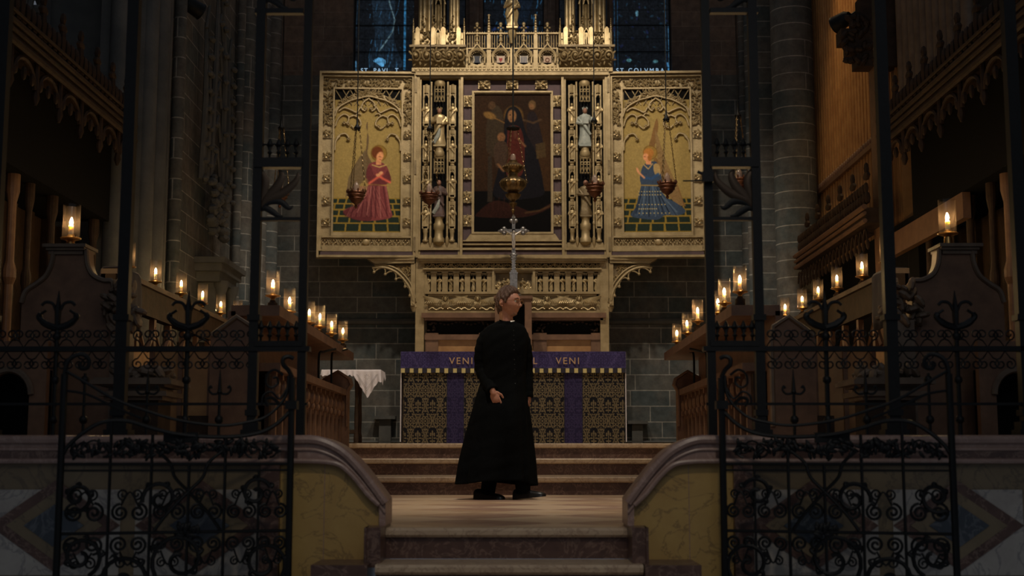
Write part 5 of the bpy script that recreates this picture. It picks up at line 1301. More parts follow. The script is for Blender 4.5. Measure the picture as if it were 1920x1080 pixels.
# a purple cloth over the back stall end
for s_ in (-1, 1):
    xr_ = s_*(2.69 if s_ < 0 else 2.63); a = MB()
    prof = [(s_*.09, 1.45), (s_*.085, 1.60), (s_*.07, 1.626), (0, 1.628), (-s_*.07, 1.626), (-s_*.085, 1.60), (-s_*.09, 1.5), (-s_*.095, 1.35), (-s_*.09, 1.22)]
    vs = [(xr_+dx+.006*math.sin(i*1.3)*(z_ < 1.6), 8.95+i*.03, z_) for (dx, z_) in prof for i in range(12)]
    a.add(vs, [(j_*12+i, j_*12+i+1, (j_+1)*12+i+1, (j_+1)*12+i) for j_ in range(len(prof)-1) for i in range(11)])
    o = a.build('draped_cloth', M['purple'], None, ang=3); md = o.modifiers.new('s', 'SOLIDIFY'); md.thickness = .010
    tag(o, 'dim purple cloth draped on the %s stall rail beside the shouldered stall end' % ('left' if s_ < 0 else 'right'), 'cloth')
# ================================================================ CANDLE LAMPS
def candle(loc, label, group, bracket=True, tall=False):
    x, y, z = loc          # z = bottom of the brass dish
    t = thing('candle_lamp', loc, label, 'candle', group)
    a = MB()
    if bracket: a.lathe([(.030, -.085), (.034, -.08), (.034, -.04), (.022, -.032), (.018, -.02)], x, y, z, 12); a.build('wood_block', M['wood_dk'], t)
    a = MB(); a.lathe([(.016, -.022), (.012, -.012), (.026, 0), (.050, .006), (.053, .012), (.050, .014), (.020, .014), (.017, .030), (.013, .032)], x, y, z, 20); a.build('brass_dish', M['brass'], t)
    a = MB(); a.lathe([(.0125, .016), (.0125, .076), (.010, .079), (.003, .077)], x, y, z, 12); a.build('wax_candle', M['wax'], t)
    a = MB(); a.lathe([(.0020, .080), (.0078, .088), (.0095, .096), (.0066, .108), (.0014, .121)], x, y, z, 10); a.build('flame', M['flame'], t)
    a = MB(); a.lathe([(.043, .014), (.044, .03), (.044, .18), (.0445, .188)], x, y, z, 24, cap=False); a.build('glass_chimney', M['glass'], t)
    return t
proto = candle((0, -50, 0), 'x', 'x')
PT = kids(proto)
first = [True]
def put(loc, label, group):
    if first[0]:
        first[0] = False; proto.location = loc; tag(proto, label, None, group); return
    o = dup(proto, loc, label, tree=PT); o['group'] = group
ordn = ['nearest the altar', 'second from the altar', 'third from the altar', 'fourth from the altar', 'fifth from the altar', 'sixth from the altar', 'seventh from the altar']
FZ = .098
for nm, zf, pts, row in (('left', 1.53, [(643, 620), (622, 607), (600, 593), (580, 585), (543, 563), (512, 531)], 'second-row'), ('left', 1.80, [(446, 580), (414, 570), (380, 551), (340, 531), (292, 508), (242, 478)], 'back-row'),
                         ('right', 1.53, [(1269, 624), (1288, 606), (1308, 582), (1346, 566), (1358, 546), (1387, 523)], 'second-row'), ('right', 1.80, [(1472, 575), (1504, 560), (1534, 543), (1569, 521), (1616, 497), (1661, 469)], 'back-row')):
    for i, (px, py) in enumerate(pts):
        p = WZ(px, py, zf)
        put((p.x, p.y, p.z-FZ), 'lit candle in a glass chimney on the %s %s rail, %s' % (nm, row, ordn[i]), 'candle lamps on the %s %s rail' % (nm, row))
for nm, px, py in (('left', 134, 416), ('right', 1776, 407)):
    p = W(px, py, 8.5)
    o = dup(proto, (p.x, p.y, p.z-FZ*1.25), 'large lit candle lamp standing on the cap of the %s shouldered stall end' % nm, tree=[k for k in PT if not k.name.startswith('wood_block')]); o['group'] = 'candle lamps on the stall end caps'; o.scale = (1.25,)*3
    # base between dish and cap
    b_ = MB(); zc = W(960, 462, 8.5-.13).z; b_.lathe([(.075, 0), (.075, .012), (.05, .02), (.03, .03), (.025, max(.035, p.z-FZ*1.25-zc-.01))], p.x, p.y, zc, 20)
    tag(b_.build('lamp_stand', M['brass']), 'round brass stand under the large candle lamp on the %s stall end cap' % nm, 'stand')
# ================================================================ FLOODLIGHTS, ORGAN, RIGHT-HAND GALLERY
for nm, px, py, Y, s_ in (('left', 364, 14, 12.95, -1), ('right', 1578, 40, 12.45, 1)):
    p = W(px, py, Y); t = thing('floodlight', tuple(p), 'small black floodlight clamped high on the %s pier' % nm, 'lamp')
    a = MB(); a.lathe([(.05, -.1), (.075, -.06), (.085, .08), (.09, .085), (.08, .06)], 0, 0, 0, 16, cap=False)
    rot = (Vector((-s_*.6, 16.4, 3.0))-p).to_track_quat('Z', 'Y').to_matrix()
    a.xf(lambda q: rot @ q + p); a.build('housing', M['iron'], t)
    a = MB(); a.lathe([(.078, .06), (.07, .064), (.0, .066)], 0, 0, 0, 16); a.xf(lambda q: rot @ q + p); a.build('lens', mat('lamp_lens', (.10, .22, .32), .2), t)
    a = MB(); a.tube([tuple(p), (p.x+s_*.15, p.y, p.z+.1), (3.63 if s_ > 0 else -3.32, p.y-.12 if s_ > 0 else p.y, p.z+.1)], .015, 6); a.build('bracket', M['iron'], t)
t = thing('organ_case', (3.75, 14.0, 2.3), 'tall organ case of upright orange-brown boards beyond the round pier', 'organ')
XO = 3.62
a = MB()
for k in range(30):
    y_ = 12.1+k*.12; a.box(XO, XO+.12, y_+.004, y_+.116, 2.3, 8.0); a.tube([(XO, y_+.06, 2.3), (XO, y_+.06, 8.0)], .018, 6)
o = a.build('boards', M['wood_lt'], t)
a = MB(); zz = 3.42
a.box(XO-.05, XO, 12.1, 15.7, zz-.02, zz+.03)
for k in range(40): a.ell((XO-.03, 12.12+k*.09, zz+.06), (.02, .02, .045), 5, 4)
a.build('cross_moulding', M['wood'], t)
# wide pale pipes nearer the frame edge
t = thing('organ_pipes', (3.6, 11.4, 3.3), 'rank of dull upright organ pipes high behind the right canopy', 'pipes', None)
for k in range(11):
    y_ = 10.15+k*.175
    a = MB(); a.lathe([(.02, 0), (.062, .25), (.062, 4.8)], 3.62, y_, 3.12, 14); a.box(3.555, 3.575, y_-.03, y_+.03, 3.42, 3.5); a.build('pipe', M['wood_gray'], t)
t = thing('organ_corbel', (3.5, 12.4, 4.2), 'dark carved bracket stepping out high in front of the organ boards', 'bracket')
a = MB()
p0 = W(1640, 130, 12.2)
for (ya, yb, xa_) in ((0, 30, 1640-30), (30, 60, 1600), (60, 85, 1572), (85, 105, 1585), (105, 130, 1600)):
    a.box(W(xa_, 60, 12.2).x, 3.7, 12.1, 12.3, W(960, yb, 12.2).z, W(960, ya, 12.2).z)
for i in range(40): a.ell((R.uniform(W(1575, 60, 12.2).x, W(1640, 60, 12.2).x), 12.1, W(960, R.uniform(40, 128), 12.2).z), (.06, .04, .03), 6, 4, Matrix.Rotation(R.uniform(0, 3), 3, 'Y'))
a.build('bracket', M['wood_dk'], t)
a = MB(); a.box(W(1640, 300, 12.2).x, W(1660, 300, 12.2).x, 12.1, 12.3, 0, 7.5)
for k in range(12): a.ell((W(1645, 300, 12.2).x, 12.08, 2.6+k*.14), (.04, .03, .05), 6, 4)
a.build('post', M['wood'], t)
t = thing('gallery_parapet', (3.3, 13.3, 2.3), 'long crested oak parapet running back toward the round pier on the right', 'parapet')
zp = 2.60; XG = 3.22
a = MB(); a.prismx([(11.9, zp-.14), (14.95, zp-.14), (14.95, zp), (11.9, zp)], XG, XG+.25); a.build('beam', M['wood_dk'], t)
a = MB()
for dz, r in ((.01, .026), (-.05, .018), (-.12, .022)): a.tube([(XG-.01, 11.9, zp+dz), (XG-.01, 14.95, zp+dz)], r, 7)
a.build('beam_moulding', M['wood'], t)
a = MB()
for k in range(30):
    yy = 11.95+k*.1
    a.ell((XG+.03, yy, zp+.10), (.03, .045, .06), 6, 4); a.ell((XG+.03, yy+.03, zp+.20), (.025, .04, .05), 6, 4)
    if k % 5 == 0: a.ell((XG+.03, yy, zp+.30), (.03, .09, .04), 6, 4); a.ell((XG+.03, yy, zp+.37), (.025, .04, .06), 6, 4)
a.build('cresting', M['wood_dk'], t)
a = MB()
for k in range(20):
    yy = 11.95+k*.15; a.tube([(XG+.02, yy+.075+.065*math.cos(q), zp-.30+.12*math.sin(q)) for q in [pi*j/8 for j in range(9)]], .010, 5); a.ell((XG+.02, yy, zp-.33), (.02, .02, .05), 6, 4)
a.build('cusped_fringe', M['wood_dk'], t)
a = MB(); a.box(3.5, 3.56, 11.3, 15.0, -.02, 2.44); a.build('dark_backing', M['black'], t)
# pale raking board under the right canopy
a = MB(); a.prismx([(9.9, 2.14), (11.9, 2.14), (11.9, 2.34), (9.9, 2.34)], 3.42, 3.48)
tag(a.build('raking_board', M['wood']), 'pale bare board running back beneath the right canopy', 'board')
# ================================================================ IRON SCREEN ON THE MARBLE WALL AND THE OPEN GATES
YI = 6.72
def iron(s):
    nm = 'left' if s < 0 else 'right'
    m = lambda px: px if s > 0 else 1900-px          # written in the right side's photo columns
    X = lambda px, py=540, Y=YI: W(m(px), py, Y).x
    Z = lambda py, Y=YI: W(960, py, Y).z
    zw = Z(817)-.02
    t = thing('iron_screen', (X(1600), YI, zw), 'black wrought iron screen standing on the %s marble wall' % nm, 'screen')
    def post(px, r, zb, zt=4.2, foot=True):
        a = MB(); x = X(px, 540); a.box(x-r, x+r, YI-r, YI+r, zb, zt)
        if foot:
            for (w_, z0, z1) in ((2.1, 0, .05), (1.7, .05, .09), (1.35, .12, .15), (1.4, .60, .63)): a.box(x-r*w_, x+r*w_, YI-r*w_, YI+r*w_, zb+z0, zb+z1)
        a.build('post', M['iron'], t)
    post(1331, .021, -.93, foot=False); post(1421.5, .023, zw); post(1667, .029, zw); post(1915, .03, zw)
    def bar(xa, xb, ya, yb, y0=-.02, y1=.02, name='rail'):
        a = MB(); a.box(X(xa, (ya+yb)/2), X(xb, (ya+yb)/2), YI+y0, YI+y1, Z(yb), Z(ya)); a.build(name, M['iron'], t)
    bar(1318, 2100, 650, 659, -.03, .03); bar(1324, 2100, 755, 760, -.012, .012)
    bar(1331, 1421, 17, 26); bar(1331, 1421, 297, 315, -.03, .03); bar(1331, 1421, 408, 414); bar(1331, 1421, 640, 651, -.03, .03)
    # small cresting arcades inside the tall lights
    for yb in (297, 640):
        for k in range(5):
            a = MB(); px = 1345+k*16.5; x = X(px, yb)
            a.lathe([(.006, 0), (.006, .02), (.014, .03), (.006, .04), (.006, .06), (.017, .072), (.010, .09), (.003, .105)], x, YI, Z(yb), 8)
            if k < 4: a.tube([(x+s*-.0+ (X(px+16.5, yb)-x)*(.5+.42*math.cos(q)), YI, Z(yb)+.045-.030*math.sin(q)*-1) for q in [pi*j/8 for j in range(9)]], .006, 5)
            a.build('cresting', M['iron'], t)
    # leaf spray
    for (yo, flip) in ((408, 1), (17, 1)):
        o_ = None
        for (pts, w_) in (([(1418, 395), (1400, 375), (1370, 362), (1346, 340), (1342, 322)], .024), ([(1418, 395), (1400, 372), (1382, 352), (1372, 330), (1378, 318)], .026), ([(1418, 395), (1408, 366), (1404, 340), (1412, 322), (1420, 312)], .026), ([(1418, 396), (1398, 380), (1375, 378), (1358, 390), (1350, 386)], .018), ([(1418, 398), (1404, 390), (1390, 396), (1378, 404), (1368, 405)], .018)):
            dy = yo-408
            P_ = cr([(X(a_, 360), YI+.0, Z(b_+dy if dy else b_)) for a_, b_ in pts], 6); n_ = len(P_)
            if dy: P_ = [(a_, b_, c_) for a_, b_, c_ in P_]
            a = MB(); r_ = [max(.004, w_*math.sin(pi*min(1, .12+.88*i/(n_-1)))**.8) for i in range(n_)]
            a.tube(P_, r_, 7); a.xf(lambda q: Vector((q.x, YI+(q.y-YI)*.35, q.z)))
            a.build('iron_leaf', M['bronze_leaf'] if w_ > .02 else M['iron'], t)
    # uprights between posts, scrolls along the rails
    for px, zt_, fin in ((1550, 600, 1), (1796, 600, 1), (1487, 735, 2), (1622, 735, 2), (1740, 700, 0)):
        a = MB(); x = X(px, 700)
        zt2 = Z(zt_)
        a.tube([(x, YI, zw), (x, YI, zt2)], .0125 if fin == 1 else .008, 8)
        for q in [q_ for q_ in (.10, .30, .52) if zw+q_ < zt2-.03]: a.lathe([(.012, -.02), (.022, -.008), (.022, .008), (.012, .02)], x, YI, zw+q, 8)
        a.build('upright', M['iron'], t)
        a = MB()
        if fin == 1:
            for q in (-1, 1):
                a.tube(cr([(x, YI, zt2-.04), (x+q*.055, YI, zt2-.022), (x+q*.095, YI, zt2+.012), (x+q*.088, YI, zt2+.030), (x+q*.060, YI, zt2+.050)], 5), [.018]*8+[.015]*8+[.007]*5, 7)
                a.tube(cr([(x+q*.012, YI, zt2+.05), (x+q*.030, YI, zt2+.085), (x+q*.065, YI, zt2+.092), (x+q*.085, YI, zt2+.075)], 4), .008, 6)
            a.tube([(x, YI, zt2-.04), (x, YI, zt2+.05), (x, YI, zt2+.15)], [.014, .018, .002], 6)
            a.build('finial', M['iron'], t)
        elif fin == 2:
            a.tube([(x, YI, zt2), (x, YI, zt2+.04), (x, YI, zt2+.115)], [.012, .009, .002], 6)
            for q in (-1, 1): a.tube(cr([(x, YI, zt2-.005), (x+q*.035, YI, zt2-.01), (x+q*.055, YI, zt2+.01), (x+q*.048, YI, zt2+.03), (x+q*.04, YI, zt2+.018)], 4), .006, 6)
            a.ell((x, YI, zt2), (.014, .014, .012), 8, 5); a.build('finial', M['iron'], t)
    k = 0
    for px in range(1438, 1900, 32):
        if abs(px-1667) < 20: continue
        for sg in (-1, 1):
            x = X(px, 655); zz = Z(655)-sg*.0
            a = MB(); c0 = Z(655)+sg*.075
            pts = spiral(x+.020, c0, .030, .006, -sg*pi/2*1, sg*1.35, 16)
            a.tube([(q[0], YI, q[1]) for q in pts], .0042, 5)
            pts = spiral(x-.030, c0, .030, .006, -sg*pi/2, -sg*1.35, 16)
            a.tube([(q[0], YI, q[1]) for q in pts], .0042, 5); a.tube([(x-.03, YI, c0-sg*.03), (x-.005, YI, c0-sg*.065), (x+.02, YI, c0-sg*.03)], .004, 5)
            a.build('scroll', M['iron'], t)
    # -------------------------------- the gate leaf, folded outwards
    YG = 6.42
    g = thing('iron_gate', (X(1354, 700, YG), YG, -.93), 'ornate black iron gate leaf standing open before the %s marble wall' % nm, 'gate')
    hinge = Vector((X(1354, 800, YG), YG, 0)); ang = math.radians(16)*(-s)
    k_ = F/6.25
    def L(u, py):       # u = photo columns out from the hinge, along the leaf
        d = u/math.cos(math.radians(16))*.0024 ; return d
    far = X(1783, 800, 6.12); length = (far-hinge.x)
    def P(px, py, off=0):
        f_ = (px-1354)/(1783-1354); Yq = YG-.30*f_
        return (hinge.x+length*f_, Yq+off, Z(py, YG-.15))
    def T(pts, r, name, n=6, par=g, close=False):
        a = MB(); a.tube([P(*q) for q in pts], r, n, close); return a.build(name, M['iron'], par)
    zf = 1235
    T([(1354, zf), (1354, 705)], .0165, 'stile', 8)
    T([(1783, zf), (1783, 705)], .0170, 'stile', 8)
    T(cr([(1783, 705), (1779, 684), (1768, 672), (1752, 668), (1740, 678), (1742, 692), (1754, 694), (1757, 684)], 5), .011, 'crook', 6)
    T(cr([(1354, 705), (1362, 690), (1372, 680), (1372, 668), (1362, 664), (1352, 668)], 5), .011, 'crook', 6)
    for y0 in (870, 998, 1150, 1228): T([(1354, y0), (1783, y0)], .0075 if y0 > 900 else .007, 'rail', 6)
    T([(1354, 882), (1783, 882)], .005, 'rail', 6)
    T(cr([(1361, 701), (1367, 742), (1401, 778), (1442, 791), (1493, 797), (1570, 788), (1640, 768), (1690, 750), (1740, 722), (1783, 698)], 5), .0075, 'top_rail')
    T(cr([(1358, 770), (1385, 795), (1422, 812), (1483, 819), (1564, 815), (1620, 803), (1666, 790), (1710, 792), (1745, 812), (1772, 838), (1783, 860)], 5), .010, 'top_rail')
    T(cr([(1640, 785), (1690, 765), (1740, 742), (1783, 735)], 5), .006, 'top_rail')
    for px in (1480, 1548, 1618):
        T([(px, 815), (px, 1228)] if px != 1548 else [(px, 870), (px, 1228)], .0075, 'upright')
    T([(1694, 790), (1694, 1228)], .0075, 'upright'); T([(1415, 880), (1415, 1228)], .006, 'upright')
    # big scroll at the hinge head
    T(cr([(1372, 700), (1388, 690), (1402, 698), (1405, 716), (1394, 724), (1382, 716), (1384, 705), (1392, 706)], 5), .006, 'scroll')
    T(cr([(1364, 725), (1378, 745), (1395, 732), (1410, 740), (1412, 758)], 5), .006, 'scroll'); T(cr([(1376, 758), (1392, 744), (1405, 748), (1400, 760)], 5), .008, 'scroll')
    def SC(cx, cy, r, a0, turns, th=.0055):
        T([(cx+(r+(r*.14-r)*i/26)*math.cos(a0+turns*2*pi*i/26), cy+(r+(r*.14-r)*i/26)*math.sin(a0+turns*2*pi*i/26)) for i in range(27)], th, 'scroll', 5)
    cells = [(1385, 1448), (1448, 1514), (1514, 1583), (1583, 1656), (1656, 1738), (1700, 1783)]
    for (cx, w_) in ((1387, 52), (1447, 52), (1514, 56), (1583, 56), (1656, 62), (1738, 66)):
        for (yc, sg) in ((948, 1), (1032, -1), (1118, 1), (1182, -1)):
            for q in (-1, 1):
                SC(cx+q*w_*.27, yc+sg*12, w_*.27, -sg*pi/2, q*sg*1.8, .0068); SC(cx+q*w_*.20, yc-sg*22, w_*.17, sg*pi/2, q*sg*-1.4, .005)
            T(cr([(cx-w_*.25, yc+sg*14-sg*w_*.24), (cx, yc-sg*26), (cx+w_*.25, yc+sg*14-sg*w_*.24)], 5), .005, 'scroll', 5)
    # crossing diagonals with small volutes in the top band
    for c in (1548,):
        for q in (-1, 1):
            T(cr([(c+q*62, 845), (c+q*36, 868), (c+q*26, 895), (c, 922), (c-q*36, 960), (c-q*62, 995)], 6), .008, 'brace')
            SC(c+q*20, 928, 13, pi if q > 0 else 0, q*1.3)
    for cx in (1412, 1650, 1725):
        for q in (-1, 1): SC(cx+q*17, 842, 16, pi/2, -q*1.5)
        T(cr([(cx-34, 850), (cx, 826), (cx+34, 850)], 5), .005, 'scroll', 5)
    # cast foliage bosses on the leaf
    for (px, py, w_) in ((1563, 838, .10), (1470, 835, .06), (1655, 835, .06), (1548, 995, .05), (1440, 1100, .06), (1655, 1100, .06)):
        a = MB(); c = Vector(P(px, py)); rnd = random.Random(int(px))
        for i in range(18): a.ell(c+Vector((rnd.uniform(-w_, w_), rnd.uniform(-.012, .012), rnd.uniform(-.022, .022))), (.026, .010, .011), 6, 4, Matrix.Rotation(rnd.uniform(0, 3), 3, 'Y'))
        a.build('foliage_boss', M['iron'], g)
    # big rolling acanthus scrolls across the lower leaf and the solid cresting band
    for (cx, cy, r, a0, tn) in ((1402, 1060, 46, 2.2, 1.4), (1560, 1050, 54, .6, -1.4), (1668, 1085, 50, 2.6, 1.4), (1480, 1130, 50, .2, -1.5), (1742, 1040, 40, 2.0, 1.4), (1420, 925, 30, 3.5, 1.3), (1600, 935, 34, .2, -1.4), (1752, 930, 30, 1.0, 1.4)):
        SC(cx, cy, r, a0, tn, .0105)
        for k in range(5):
            an = a0+k*1.15*(1 if tn > 0 else -1); x0_, y0_ = cx+r*(1-.12*k)*math.cos(an), cy+r*(1-.12*k)*math.sin(an)
            T(cr([(x0_, y0_), (x0_+r*.22*math.cos(an+.5), y0_+r*.22*math.sin(an+.5)), (x0_+r*.30*math.cos(an+1.3), y0_+r*.30*math.sin(an+1.3))], 4), [.010, .011, .011, .010, .009, .007, .005, .004, .003], 'acanthus_leaf', 6)
    a = MB(); c0, c1_ = Vector(P(1532, 822)), Vector(P(1602, 822))
    a.prism([(c0.x, c0.z-.02), (c1_.x, c1_.z-.02), (c1_.x, c1_.z+.028), (c0.x, c0.z+.028)], c0.y-.012, c0.y+.012); a.build('crest_plate', M['iron'], g)
    for px in range(1392, 1775, 23):
        a = MB(); c = Vector(P(px, 842+5*math.sin(px))); rnd = random.Random(px)
        for i in range(7): a.ell(c+Vector((rnd.uniform(-.03, .03), rnd.uniform(-.01, .01), rnd.uniform(-.03, .03))), (.022, .008, .009), 6, 4, Matrix.Rotation(rnd.uniform(0, 3), 3, 'Y'))
        a.build('cresting_leaf', M['iron'], g)
    # heavy roller plate and lock
    a = MB(); c = Vector(P(1354, 757)); a.box(c.x-.028, c.x+.028, c.y-.025, c.y+.04, c.z-.02, c.z+.02); a.build('strap', M['iron'], g)
    if s > 0:
        a = MB(); x = X(1331, 335); a.box(x-.045, x+.01, YI-.06, YI-.015, Z(345), Z(326)); a.tube([(x-.03, YI-.05, Z(342)), (x-.09, YI-.05, Z(343)), (x-.145, YI-.05, Z(343))], .004, 6)
        a.tube([(x-.045, YI-.05, Z(330)), (x-.07, YI-.05, Z(326))], .008, 6); a.build('latch', M['iron'], t)
iron(-1); iron(1)
# ================================================================ THE MAN IN THE CASSOCK
YP = 11.25
def MP(px, py, dy=0.0): p = W(px, py, YP+dy); return Vector((W(px, py, YP).x, YP+dy, W(px, py, YP).z))
K = (W(961, 740, YP).x-W(960, 740, YP).x)
rp = random.Random(4)
def tub(mb, pts, r, n=10, sq=None):      # rounded-end limb
    P_ = [Vector(p) for p in pts]; mb.tube(P_, r, n); mb.ell(P_[0], r[0], n, 6); mb.ell(P_[-1], r[-1], n, 6)
body = MB()
hc = MP(954.5, 568)                       # head centre
fa = math.radians(62)                      # how far the face is turned from the camera, toward the picture's right
FW = Vector((math.sin(fa), -math.cos(fa), 0)); SD = Vector((math.cos(fa), math.sin(fa), 0)); UP = Vector((0, 0, 1))
HS = 1.02
def headpt(dx, dy, dz, off=0.0):
    x = .076*dx; y = .097*dy; z = .122*dz
    g = lambda v, c, s_: math.exp(-((v-c)/s_)**2)
    t_ = max(0, -dz)
    if dz < 0: x *= 1-.30*t_**1.4
    if dz < -.2 and dy < 0: y *= 1-.55*min(1, (t_-.2)/.6)
    if dz > .3: y *= 1+.02
    if dy > 0:
        ax_ = abs(x)
        y += .014*g(z, -.100, .020)*g(x, 0, .024)                                    # chin
        y += (.026*g(z, -.030, .013)+.013*g(z, -.010, .020)+.006*g(z, .012, .018))*g(x, 0, .0125)   # nose
        y += .008*g(z, -.034, .010)*g(ax_, .013, .008)                                # nostrils
        y -= .013*g(z, .008, .014)*g(ax_, .031, .016)                                  # eye sockets
        y += .007*g(z, .030, .010)*g(ax_, .028, .024)                                   # brow
        y += .007*g(z, -.060, .006)*g(x, 0, .022)+.007*g(z, -.073, .007)*g(x, 0, .020)  # lips
        y -= .006*g(z, -.066, .0035)*g(x, 0, .024); y -= .006*g(z, -.085, .007)*g(x, 0, .02)
        y += .004*g(z, -.028, .02)*g(ax_, .045, .018)                                    # cheekbone
        if z > .05: y -= .10*(z-.05)
    q = Vector((x, y, z)); 
    if off: q += Vector((dx, dy, dz)).normalized()*off
    return hc + (SD*q.x + FW*q.y + UP*q.z)*HS
nu, nv = 72, 56
vs = []; fs = []
for i in range(nv+1):
    ph = pi*i/nv
    for k in range(nu): a_ = 2*pi*k/nu; vs.append(headpt(math.sin(ph)*math.cos(a_), math.sin(ph)*math.sin(a_), math.cos(ph)))
for i in range(nv):
    for k in range(nu): fs.append((i*nu+k, (i+1)*nu+k, (i+1)*nu+(k+1) % nu, i*nu+(k+1) % nu))
body.add(vs, fs)
def hp(x, y, z): return hc + (SD*x + FW*y + UP*z)*HS
for s_ in (-1, 1):                        # ears
    c = hp(s_*.079, -.024, -.006)
    for (u, v) in ((0, .026), (-.010, .020), (-.016, .006), (-.014, -.008), (-.006, -.020), (.004, -.026), (.006, .012), (.0, 0.0)):
        body.ell(c+(FW*u+UP*v)*1.0+SD*s_*.006, .0085 if (u, v) != (0, 0) else .014, 8, 6)
nk0 = hp(0, -.035, -.06); nk1 = MP(951, 612, .01)
tub(body, [nk0, (nk0+nk1)/2+FW*.0, nk1], [.056, .056, .062], 18)
# trunk, hips and legs under the cloth
tub(body, [MP(948, 622, .02), MP(946, 660, .02), MP(946, 720, .02), MP(944, 750, .02)], [.10, .125, .11, .115], 16)
tub(body, [MP(925, 628, .03), MP(946, 621, .03), MP(968, 628, .03)], [.04, .05, .04], 12)
hipL, hipR = MP(930, 752, .02), MP(958, 752, .02)
tub(body, [hipL, MP(922, 838, -.02), MP(914, 918, .10)], [.085, .055, .038], 12)
tub(body, [hipR, MP(972, 838, -.06), MP(981, 918, -.02)], [.085, .055, .038], 12)
# arms
shR, elR, wrR = MP(920, 640, .03), MP(905, 690, .04), MP(925, 736, -.13)
tub(body, [shR, elR, wrR], [.050, .040, .026], 12)
shL, elL, wrL = MP(974, 640, .04), MP(989, 690, .07), MP(990, 747, .03)
tub(body, [shL, elL, wrL], [.050, .040, .026], 12)
def hand(wr, dirv, side, palm, curl=.5, L=.19, point=False):
    d = dirv.normalized(); sd = (side - d*side.dot(d)).normalized(); pn = d.cross(sd).normalized()
    if pn.dot(palm) < 0: pn = -pn
    rot = Matrix((sd, pn, d)).transposed()
    body.ell(wr+d*.048, (.040, .017, .052), 14, 9, rot)
    tub(body, [wr-d*.02, wr+d*.02], [.025, .027], 12)
    for k in range(4):
        off = (-.030+.0195*k); l = (.070, .080, .075, .058)[k] if True else 0
        b0 = wr+d*(.086-.004*abs(k-1.3))+sd*off; cu = curl*(1+.12*k)
        if point and k == 0: cu = curl*.35
        p = [b0-d*.02, b0]; ang_ = 0
        for seg, f_ in ((.45, 1), (.32, 1.3), (.23, .9)):
            ang_ += cu*f_; v = d*math.cos(ang_)+pn*math.sin(ang_); p.append(p[-1]+v*l*seg)
        tub(body, p, [.0095, .0095, .0088, .0080, .0070], 8)
    tb = wr+d*.018+sd*(-.030)
    v1 = (d*.75-sd*.62+pn*.28).normalized(); v2 = (d*.95-sd*.15+pn*.35).normalized()
    tub(body, [tb, tb+v1*.040, tb+v1*.040+v2*.030, tb+v1*.040+v2*.052], [.013, .0115, .010, .0085], 8)
hand(wrR, Vector((.34, -.12, -.93)), Vector((-1, .25, 0)), Vector((.2, 1, 0)), .50, point=True)
hand(wrL, Vector((-.02, -.05, -1)), Vector((-.1, -1, 0)), Vector((-1, 0, 0)), .45)
o = body.build('person', M['skin'], None, ang=3.0, origin=(MP(948, 935).x, YP, 0))
rm_ = o.modifiers.new('remesh', 'REMESH'); rm_.mode = 'VOXEL'; rm_.voxel_size = .0042; rm_.use_smooth_shade = True
sm_ = o.modifiers.new('smooth', 'SMOOTH'); sm_.iterations = 2; sm_.factor = .4
person = tag(o, 'grey-bearded man in a long black cassock, walking past the steps and looking aside', 'person')
# eyes, brows, beard
e = MB()
for s_ in (-1, 1): e.ell(hp(s_*.031, .0755, .006), .0115, 12, 8)
e.build('eye', M['white'], person)
e = MB()
for s_ in (-1, 1): e.ell(hp(s_*.031, .0845, .006), .0052, 10, 6)
e.build('iris', mat('dark_eye', (.03, .02, .015), .2), person)
e = MB()
for s_ in (-1, 1): e.tube([hp(s_*.014, .101, .027), hp(s_*.032, .096, .033), hp(s_*.050, .078, .027)], [.003, .004, .002], 6)
e.build('eyebrow', mat('brown_brow', (.13, .06, .045), .7), person)
# short grey beard round chin and lip
vs = []; fs = []; nb = 26
def beard(x0_, x1_, z0_, z1_, off):
    n = 26; m2 = 14; vs = []; fs = []
    for i in range(m2+1):
        for j in range(n+1):
            x = x0_+(x1_-x0_)*j/n; z = z0_+(z1_-z0_)*i/m2
            dz = max(-.985, min(.98, z/.122)); rad = math.sqrt(1-dz*dz); wx_ = .076*rad*(1-.30*max(0, -dz)**1.4)
            dx = max(-.97, min(.97, x/max(.02, wx_)))*rad; dy = math.sqrt(max(0, 1-dz*dz-dx*dx))
            edge = min(i, m2-i, j, n-j)/2.0
            vs.append(headpt(dx, dy, dz, off*min(1, edge)-.001+rp.uniform(0, .0012)))
    for i in range(m2):
        for j in range(n): fs.append((i*(n+1)+j, i*(n+1)+j+1, (i+1)*(n+1)+j+1, (i+1)*(n+1)+j))
    return vs, fs
a = MB(); a.add(*beard(-.026, .026, -.110, -.082, .0025)); a.add(*beard(-.024, .024, -.057, -.047, .002))
a.build('beard', mat('grey_stubble', (.38, .21, .15), .8, 0, (.30, .17, .125), 120, .8, .003, 300), person, ang=3)
# hair: a wavy shell over crown, sides and nape
vs = []; fs = []; nu, nv = 144, 72
def hairoff(a_, ph):
    x, y, z = math.sin(ph)*math.cos(a_), math.sin(ph)*math.sin(a_), math.cos(ph)
    fr_ = y      # how far round to the front
    kn_ = [(-1.1, -.86), (-.50, -.80), (-.42, -.30), (-.36, .10), (-.02, .12), (.03, -.10), (.16, -.06), (.24, .20), (.42, .44), (.60, .60), (.80, .66), (1.1, .70)]
    lim = kn_[0][1]
    for (u0, v0), (u1, v1) in zip(kn_[:-1], kn_[1:]):
        if u0 <= fr_ <= u1: lim = v0+(v1-v0)*(fr_-u0)/(u1-u0); break
    d_ = (z-lim)
    th = .011+.008*max(0, z)+.006*(fr_ < 0)+.010*max(0, fr_)*max(0, z)
    wv = .0045*math.sin(16*a_+9*ph)+.0035*math.sin(31*a_-13*ph+2)
    return x, y, z, (min(1, max(0, d_/.12))**.6)*(th+wv) - (.012 if d_ < 0 else 0)
